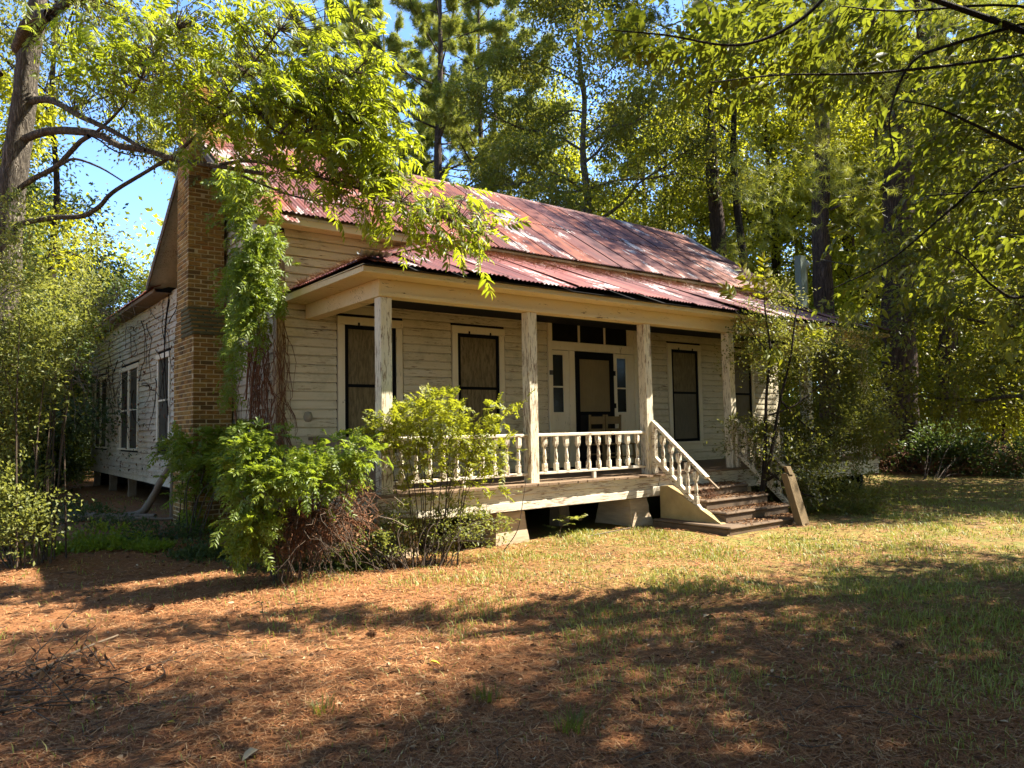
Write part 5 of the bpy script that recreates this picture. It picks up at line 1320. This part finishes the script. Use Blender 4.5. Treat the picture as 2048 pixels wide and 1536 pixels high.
sapling('sapling', 'thin pale bare stemmed plant leaning before the pier', [(1005, 1105), (1035, 1060), (1046, 1000), (1052, 960)], 9.8, 5, .14, 3, .035, .016, L_BUSH, 65)

# brown vine thicket along the far side of the yard
th = bush('thicket', 'brown and green vine thicket along the far right edge of the yard', 'thicket', (23, 9.8, 0),
     [(1800, 925, 100, 50, 24.0, 1.2, .8), (1900, 905, 90, 60, 23.0, 1.2, .8), (2000, 930, 80, 60, 22.0, 1.2, .7), (1900, 880, 60, 40, 22.6, 1.0, 1.0), (2080, 920, 70, 70, 21, 1, .7), (1730, 940, 60, 40, 24.5, 1, .6)], 9000, L_DK, 71, leaf=.13, up=.2, cl=(200, .3))
tangle(th, (23, 9.8, 0), [(1800, 925, 110, 45, 23.6, 1.0, 1), (1960, 925, 110, 50, 22.3, 1.0, 1), (2080, 930, 60, 50, 21, .8, .8)], 1100, DEADV, 72, 1.0, .012)
bush('round_shrub', 'bright green rounded shrub in the thicket beyond the yard', 'shrub', (20.5, 9.0, 0), [(1880, 885, 55, 35, 22.2, .8, 1.2), (1930, 900, 40, 30, 21.8, .6, 1)], 3000, L_DK, 73, leaf=.12, cl=(90, .25), stems=8)

# dead needles hung on the stair rail foot
t = thing('dead_weed', 'clump of dry brown weeds hanging at the foot of the stair rail', 'dead weeds', (9.55, 7.35, 0))
tangle(t, (9.55, 7.35, 0), [(1412, 1010, 16, 26, 12.2, .12, 1), (1420, 990, 10, 20, 12.2, .1, .8), (1408, 1040, 12, 20, 12.2, .1, .6)], 420, DEADV, 81, .22, .0028, 'dead_stems', -.6)

# fallen wood
def stick(name, label, pts, r0, r1, mat, cat='branch', seed=0):
    q = curve_pts(pts, 6); b = q[0].copy()
    V, F = tubes([(q, np.linspace(r0, r1, len(q)))], 7, seed, .06); o = ob(name, np_mesh(name, V - b, F, mat, smooth=True), None, b); return tag(o, label, cat)
stick('fallen_log', 'long pale log lying in the shade before the side wall', [(1.6, 17.0, .06), (2.1, 16.6, .07), (2.7, 16.1, .06), (3.3, 15.4, .07)], .09, .06, WOODG, 'log', 1)
stick('fallen_branch', 'crooked branch leaning up against the side wall near the chimney', [(2.9, 16.3, .02), (3.2, 15.9, .15), (3.45, 15.6, .75), (3.75, 15.3, 1.35)], .09, .05, WOODG, 'branch', 2)
stick('fallen_branch', 'thin branch lying across the log in the shade', [(2.3, 15.4, .05), (2.9, 15.2, .08), (3.4, 15.0, .05), (3.7, 14.7, .1)], .04, .02, WOODG, 'branch', 3)
stick('standing_stake', 'thin upright wooden stake beside the chimney base', [(3.62, 15.5, -.05), (3.62, 15.5, .5), (3.64, 15.5, 1.05)], .05, .05, WOODG, 'stake', 4)
p0, p1 = at(1175, 1082, 11.0), at(1262, 1066, 11.2); p0[2], p1[2] = .01, .10
stick('fallen_stick', 'thin bare stick on the ground between the piers and the lawn', [p0, (p0 + p1) / 2, p1], .010, .006, DEADG, 'stick', 5)
p0, p1 = at(60, 1420, 5.0), at(235, 1335, 5.9); p0[2], p1[2] = .03, .05
stick('fallen_stick', 'pale straight stick lying on the pine straw at lower left', [p0, (p0 + p1) / 2 + np.array([0, 0, .02]), p1], .012, .008, WOODG, 'stick', 6)
bp_ = at(60, 1480, 4.9); bp_[2] = 0
t = thing('brush_pile', 'heap of dead brown leafy twigs in the lower left corner', 'brush', bp_)
def brush():
    rg = np.random.RandomState(91); S, LP = [], []
    for k in range(70):
        a = bp_ + np.array([rg.uniform(-1.0, .55), rg.uniform(-.7, .5), 0.03]); az = rg.uniform(0, 6.28); Q = [a]; d = np.array([math.cos(az), math.sin(az), rg.uniform(.0, .5)])
        for s in range(5):
            d = unit(d + rg.randn(3) * .3 + np.array([0, 0, -.1])); Q.append(Q[-1] + d * rg.uniform(.06, .15)); Q[-1][2] = max(.015, Q[-1][2])
            if rg.rand() < .8: LP.append(Q[-1])
        S.append((np.array(Q), np.linspace(.005, .002, 6)))
    V, F = tubes(S, 4); ob('twigs', np_mesh('twigs', V - bp_, F, TWIG), t)['kind'] = 'stuff'
    LP = np.array(LP); n = len(LP); L = rg.uniform(.03, .075, n)
    V, F = leaf8(LP, unit(rg.randn(n, 3) + np.array([0, 0, -.6])), rdir(rg, n), L, L * .5, .3, .4); ob('dead_leaves', np_mesh('dead_leaves', V - bp_, F, L_BROWN, np.repeat(rg.rand(n), 8)), t)['kind'] = 'stuff'
brush()

# ------------------------------------------------------------------ litter and grass
def scatter(rg, n, box, thin=0.0):
    x = rg.uniform(box[0], box[1], n); y = rg.uniform(box[2], box[3], n); return x, y

def fan(rg, n, r0, r1, p=2.0):
    """ground points, thinning out with distance from the path the camera stands on"""
    u = rg.rand(n); r = r0 * (r1 / r0) ** u
    a = rg.uniform(-0.12, 1.62, n)
    return np.sin(a) * r, np.cos(a) * r

def inhouse(x, y): return ((x > 4.3) & (y > 8.5) & (x < 17)) | ((x > 4.0) & (y > 10.8)) | ((x > 9.3) & (x < 11.4) & (y > 6.9) & (y < 9))

def needles():
    rg = np.random.RandomState(101); n = 230000; x, y = fan(rg, n, 2.2, 16)
    dens = np.clip(1.25 - (x - 3.0) / 9.0, .25, 1) * (0.4 + .6 * (np.sin(x * 1.7 + 1) * np.sin(y * 1.3) > -.35))
    k = (rg.rand(n) < dens) & ~inhouse(x, y); x, y = x[k], y[k]; n = len(x); az = rg.uniform(0, 6.28, n); L = rg.uniform(.08, .19, n); r = np.hypot(x, y); wd = .0011 + .00022 * r
    D = np.column_stack([np.cos(az), np.sin(az), np.zeros(n)]); S = np.column_stack([-np.sin(az), np.cos(az), np.zeros(n)])
    z = gz(x, y) + rg.uniform(.002, .018, n); P = np.column_stack([x, y, z]); bend = rg.randn(n, 1) * .12
    M = P + D * L[:, None] * .5 + S * (bend * L[:, None]) + np.array([0, 0, 1.0]) * rg.uniform(0, .012, (n, 1)); E = P + D * L[:, None] + np.array([0, 0, 1.0]) * rg.uniform(-.006, .014, (n, 1)); W = S * wd[:, None]
    V = np.stack([P - W, P + W, M + W, M - W, E], 1).reshape(-1, 3); b = (np.arange(n) * 5)[:, None]
    F = np.concatenate([b + np.array([[0, 1, 2]]), b + np.array([[0, 2, 3]]), b + np.array([[3, 2, 4]])])
    tag(ob('pine_straw', np_mesh('pine_straw', V, F, L_NEED, np.repeat(rg.rand(n), 5))), 'fallen reddish pine needles covering the yard', 'pine needles', kind='stuff')
needles()

def litter():
    rg = np.random.RandomState(102); n = 26000; x, y = fan(rg, n, 2.2, 24); k = ~inhouse(x, y); x, y = x[k], y[k]; n = len(x); r = np.hypot(x, y)
    L = rg.uniform(.02, .052, n) * (.9 + .03 * r); P = np.column_stack([x, y, gz(x, y) + rg.uniform(.006, .022, n)]); az = rg.uniform(0, 6.28, n)
    D = np.column_stack([np.cos(az), np.sin(az), rg.randn(n) * .18]); N = unit(np.array([0, 0, 1.0]) + rg.randn(n, 3) * .35)
    V, F = leaf2(P, D, N, L, L * rg.uniform(.3, .6, n), .28)
    tag(ob('leaf_litter', np_mesh('leaf_litter', V, F, L_LIT, np.repeat(rg.rand(n), 4))), 'dry fallen leaves scattered over the yard', 'leaves', kind='stuff')
litter()

def grass():
    rg = np.random.RandomState(103); n = 360000; x, y = fan(rg, n, 2.6, 26)
    cl = np.sin(x * 2.3 + np.sin(y * 1.9)) * np.sin(y * 2.7 + 1.3 * np.sin(x * 1.1)) + .5 * np.sin(x * 5.1) * np.sin(y * 4.7)
    dens = np.clip((x - 2.0) / 4.5, .06, 1) * np.clip(.62 + .55 * cl, .03, 1) * np.clip((25 - np.hypot(x, y)) / 9, 0, 1) * np.clip((np.hypot(x, y) - 2.5) / 5.0, .22, 1)
    k = (rg.rand(n) < dens) & ~inhouse(x, y) & ~((x > 8.9) & (x < 12.5) & (y > 6.4)); x, y = x[k], y[k]; n = len(x); r = np.hypot(x, y)
    H = rg.uniform(.025, .075, n) * (.85 + .35 * np.clip(cl[k], -1, 1)); P = np.column_stack([x, y, gz(x, y) - .004]); az = rg.uniform(0, 6.28, n); W = (.0016 + .0003 * r)[:, None] * np.column_stack([-np.sin(az), np.cos(az), np.zeros(n)])
    ln = rg.uniform(.2, 1.3, n)[:, None] * np.column_stack([np.cos(az), np.sin(az), np.zeros(n)]) * H[:, None]
    M = P + ln * .35 + np.array([0, 0, 1.0]) * H[:, None] * .7; E = P + ln + np.array([0, 0, 1.0]) * H[:, None]
    V = np.stack([P - W, P + W, M + W * .7, M - W * .7, E], 1).reshape(-1, 3); b = (np.arange(n) * 5)[:, None]
    F = np.concatenate([b + np.array([[0, 1, 2]]), b + np.array([[0, 2, 3]]), b + np.array([[3, 2, 4]])])
    tag(ob('grass', np_mesh('grass', V, F, L_GRASS, np.repeat(np.clip(rg.rand(n) * .8 + .15, 0, 1), 5))), 'short patchy lawn grass of the yard', 'grass', kind='stuff')
grass()

def tuft(px, py, label, n=70, h=.13, seed=1):
    rg = np.random.RandomState(seed); r_ = ray(px, py); b = CAM + r_ * (-CAM[2] / r_[2]); az = rg.uniform(0, 6.28, n); ra = rg.rand(n) ** .6 * .09
    P = np.column_stack([np.cos(az) * ra, np.sin(az) * ra, np.zeros(n)]); a2 = az + rg.randn(n) * .6; H = h * rg.uniform(.5, 1.2, n); o = np.column_stack([np.cos(a2), np.sin(a2), np.zeros(n)])
    W = .003 * np.column_stack([-np.sin(a2), np.cos(a2), np.zeros(n)]); M = P + o * H[:, None] * .25 + np.array([0, 0, 1.0]) * H[:, None] * .7; E = P + o * H[:, None] * .8 + np.array([0, 0, 1.0]) * H[:, None]
    V = np.stack([P - W, P + W, M + W * .8, M - W * .8, E], 1).reshape(-1, 3); bb = (np.arange(n) * 5)[:, None]; F = np.concatenate([bb + np.array([[0, 1, 2]]), bb + np.array([[0, 2, 3]]), bb + np.array([[3, 2, 4]])])
    tag(ob('grass_tuft', np_mesh('grass_tuft', V, F, L_GUM, np.repeat(rg.rand(n) * .6, 5)), None, b), label, 'grass tuft')
tuft(1145, 1462, 'green grass tuft at the bottom centre of the yard', 80, .10, 1)
tuft(650, 1425, 'small grass tuft in the pine straw left of the large one', 50, .08, 2)
tuft(975, 1400, 'faded grass tuft just left of the large green one', 60, .09, 3)
def yellow_leaf(px, py, label, seed, L=.085, mat=None):
    rg = np.random.RandomState(seed); r_ = ray(px, py); b = CAM + r_ * (-(CAM[2] - .02) / r_[2]); az = rg.uniform(0, 6.28)
    V, F = leaf8(np.zeros((1, 3)), np.array([[math.cos(az), math.sin(az), .12]]), np.array([[0.1, 0.1, 1.0]]), np.array([L]), np.array([L * .6]), .25, .3)
    tag(ob('fallen_leaf', np_mesh('fallen_leaf', V, F, mat, np.full(8, .9)), None, b), label, 'leaf')
YLF = flat('yellow_fallen_leaf', (0.55, 0.36, 0.03), 0.6, .2)
PLF = flat('pale_fallen_leaf', (0.42, 0.30, 0.16), 0.7, .25)
yellow_leaf(352, 1446, 'yellow fallen leaf on the dark pine straw at lower left', 1, .08, YLF)
yellow_leaf(440, 1293, 'pale leaf lying on the sunlit pine straw', 2, .07, PLF)
yellow_leaf(520, 1500, 'curled tan leaf near the bottom edge', 3, .11, PLF)
yellow_leaf(1407, 1235, 'tan curled leaf on the shaded grass', 4, .12, PLF)
yellow_leaf(1345, 1465, 'yellowish leaf lying right of the big grass tuft', 5, .10, YLF)
yellow_leaf(858, 1325, 'pale yellow leaf in the shaded pine straw at the centre', 6, .08, YLF)

# pine straw caught on the porch roof
def roof_straw():
    rg = np.random.RandomState(111); n = 26000
    k = rg.rand(n)
    # left hip strip, the valley under the main eave, and the right part
    xs = np.where(k < .35, EX0 + rg.rand(n) ** 1.0 * 2.5, np.where(k < .6, rg.uniform(5.6, 8.6, n), rg.uniform(8.6, 15.5, n)))
    ys = np.where(k < .35, EY + .15 + rg.rand(n) * 2.6, 10.55 - np.abs(rg.randn(n)) * np.where(k < .6, .5, .42))
    ok = np.where(k < .35, (xs - EX0) < (ys - EY) + .15, (ys - EY) < (xs - EX0)) & (ys > EY + .1) & (ys < 10.8)
    xs, ys = xs[ok], ys[ok]; n = len(xs)
    zz = EZ + np.minimum(np.minimum(ys - EY, xs - EX0), 2.8) * RISE / 2.8 + .045 + rg.rand(n) ** 2 * .05
    az = rg.uniform(0, 6.28, n); L = rg.uniform(.06, .16, n); D = np.column_stack([np.cos(az), np.sin(az), rg.randn(n) * .25]); S = np.column_stack([-np.sin(az), np.cos(az), np.zeros(n)]) * .004
    P = np.column_stack([xs, ys, zz]); E = P + D * L[:, None]; V = np.stack([P - S, P + S, E], 1).reshape(-1, 3)
    tag(ob('roof_straw', np_mesh('roof_straw', V, np.arange(3 * n).reshape(-1, 3), L_STRAW, np.repeat(rg.rand(n), 3))), 'dry pine straw drifted on the porch roof', 'pine straw', kind='stuff')
roof_straw()

def step_litter():
    rg = np.random.RandomState(121); n = 5200; k = rg.randint(0, 4, n)
    y0 = np.array([6.82, 7.14, 7.5, 7.88])[k]; z0 = np.array([.113, .273, .433, .588])[k]; w_ = np.array([.32, .36, .38, .44])[k]
    x = np.where(rg.rand(n) < .35, 11.3 - np.abs(rg.randn(n)) * .4, rg.uniform(9.66, 11.28, n)); x = np.clip(x, 9.64, 11.3)
    y = y0 + w_ * (1 - rg.rand(n) ** 1.6); az = rg.uniform(0, 6.28, n); L = rg.uniform(.02, .06, n)
    P = np.column_stack([x, y, z0 + rg.uniform(.003, .02, n)]); D = np.column_stack([np.cos(az), np.sin(az), rg.randn(n) * .2])
    V, F = leaf2(P, D, unit(np.array([0, 0, 1.0]) + rg.randn(n, 3) * .4), L, L * rg.uniform(.1, .5, n), .25)
    tag(ob('step_litter', np_mesh('step_litter', V, F, L_LIT, np.repeat(rg.rand(n) * .9, 4))), 'dry leaves and needles drifted on the front steps', 'leaves', kind='stuff')
step_litter()

def ground_twigs():
    rg = np.random.RandomState(131); S = []
    x, y = fan(rg, 420, 2.4, 15)
    for a, b in zip(x, y):
        if inhouse(a, b): continue
        az = rg.uniform(0, 6.28); L = rg.uniform(.06, .32); d = np.array([math.cos(az), math.sin(az), 0]); p = np.array([a, b, float(gz(a, b)) + .014])
        S.append((np.array([p, p + d * L * .5 + rg.randn(3) * .02 * np.array([1, 1, .3]), p + d * L + np.array([0, 0, rg.uniform(0, .02)])]), np.array([.0045, .0035, .002])))
    V, F = tubes(S, 4)
    tag(ob('ground_twigs', np_mesh('ground_twigs', V, F, TWIG)), 'small dead twigs strewn over the yard', 'twigs', kind='stuff')
ground_twigs()
def pine_cone(px, py, seed):
    rg = np.random.RandomState(seed); r_ = ray(px, py); b = CAM + r_ * (-(CAM[2] - .025) / r_[2]); P, D, N = [], [], []
    az0 = rg.uniform(0, 6.28); ax = np.array([math.cos(az0), math.sin(az0), .1]); u = np.cross(ax, [0, 0, 1.0]); u /= np.linalg.norm(u); v = np.cross(u, ax)
    for k in range(70):
        t = k / 70; a = k * 2.4; r = .028 * math.sin(math.pi * (.12 + .82 * t)); o = u * math.cos(a) + v * math.sin(a)
        P.append(ax * (t - .5) * .085 + o * r * .35); D.append(o + ax * .35); N.append(ax)
    L = np.array([.022 * math.sin(math.pi * (.15 + .8 * k / 70)) + .006 for k in range(70)])
    V, F = leaf8(np.array(P), np.array(D), np.array(N), L, L * .8, .1, -.2)
    return np_mesh('pine_cone', V, F, L_BROWN, np.repeat(rg.rand(70), 8)), b
for k, (px, py, lb) in enumerate(((1275, 1405, 'pine cone on the dark straw right of the green tuft'), (742, 1268, 'pine cone at the edge of the shade in the middle of the yard'), (300, 1215, 'pine cone in the sunlit straw at the left'), (1795, 1290, 'pine cone on the shaded grass at the right'))):
    me, b = pine_cone(px, py, k + 5); tag(ob('pine_cone', me, None, b), lb, 'pine cone')
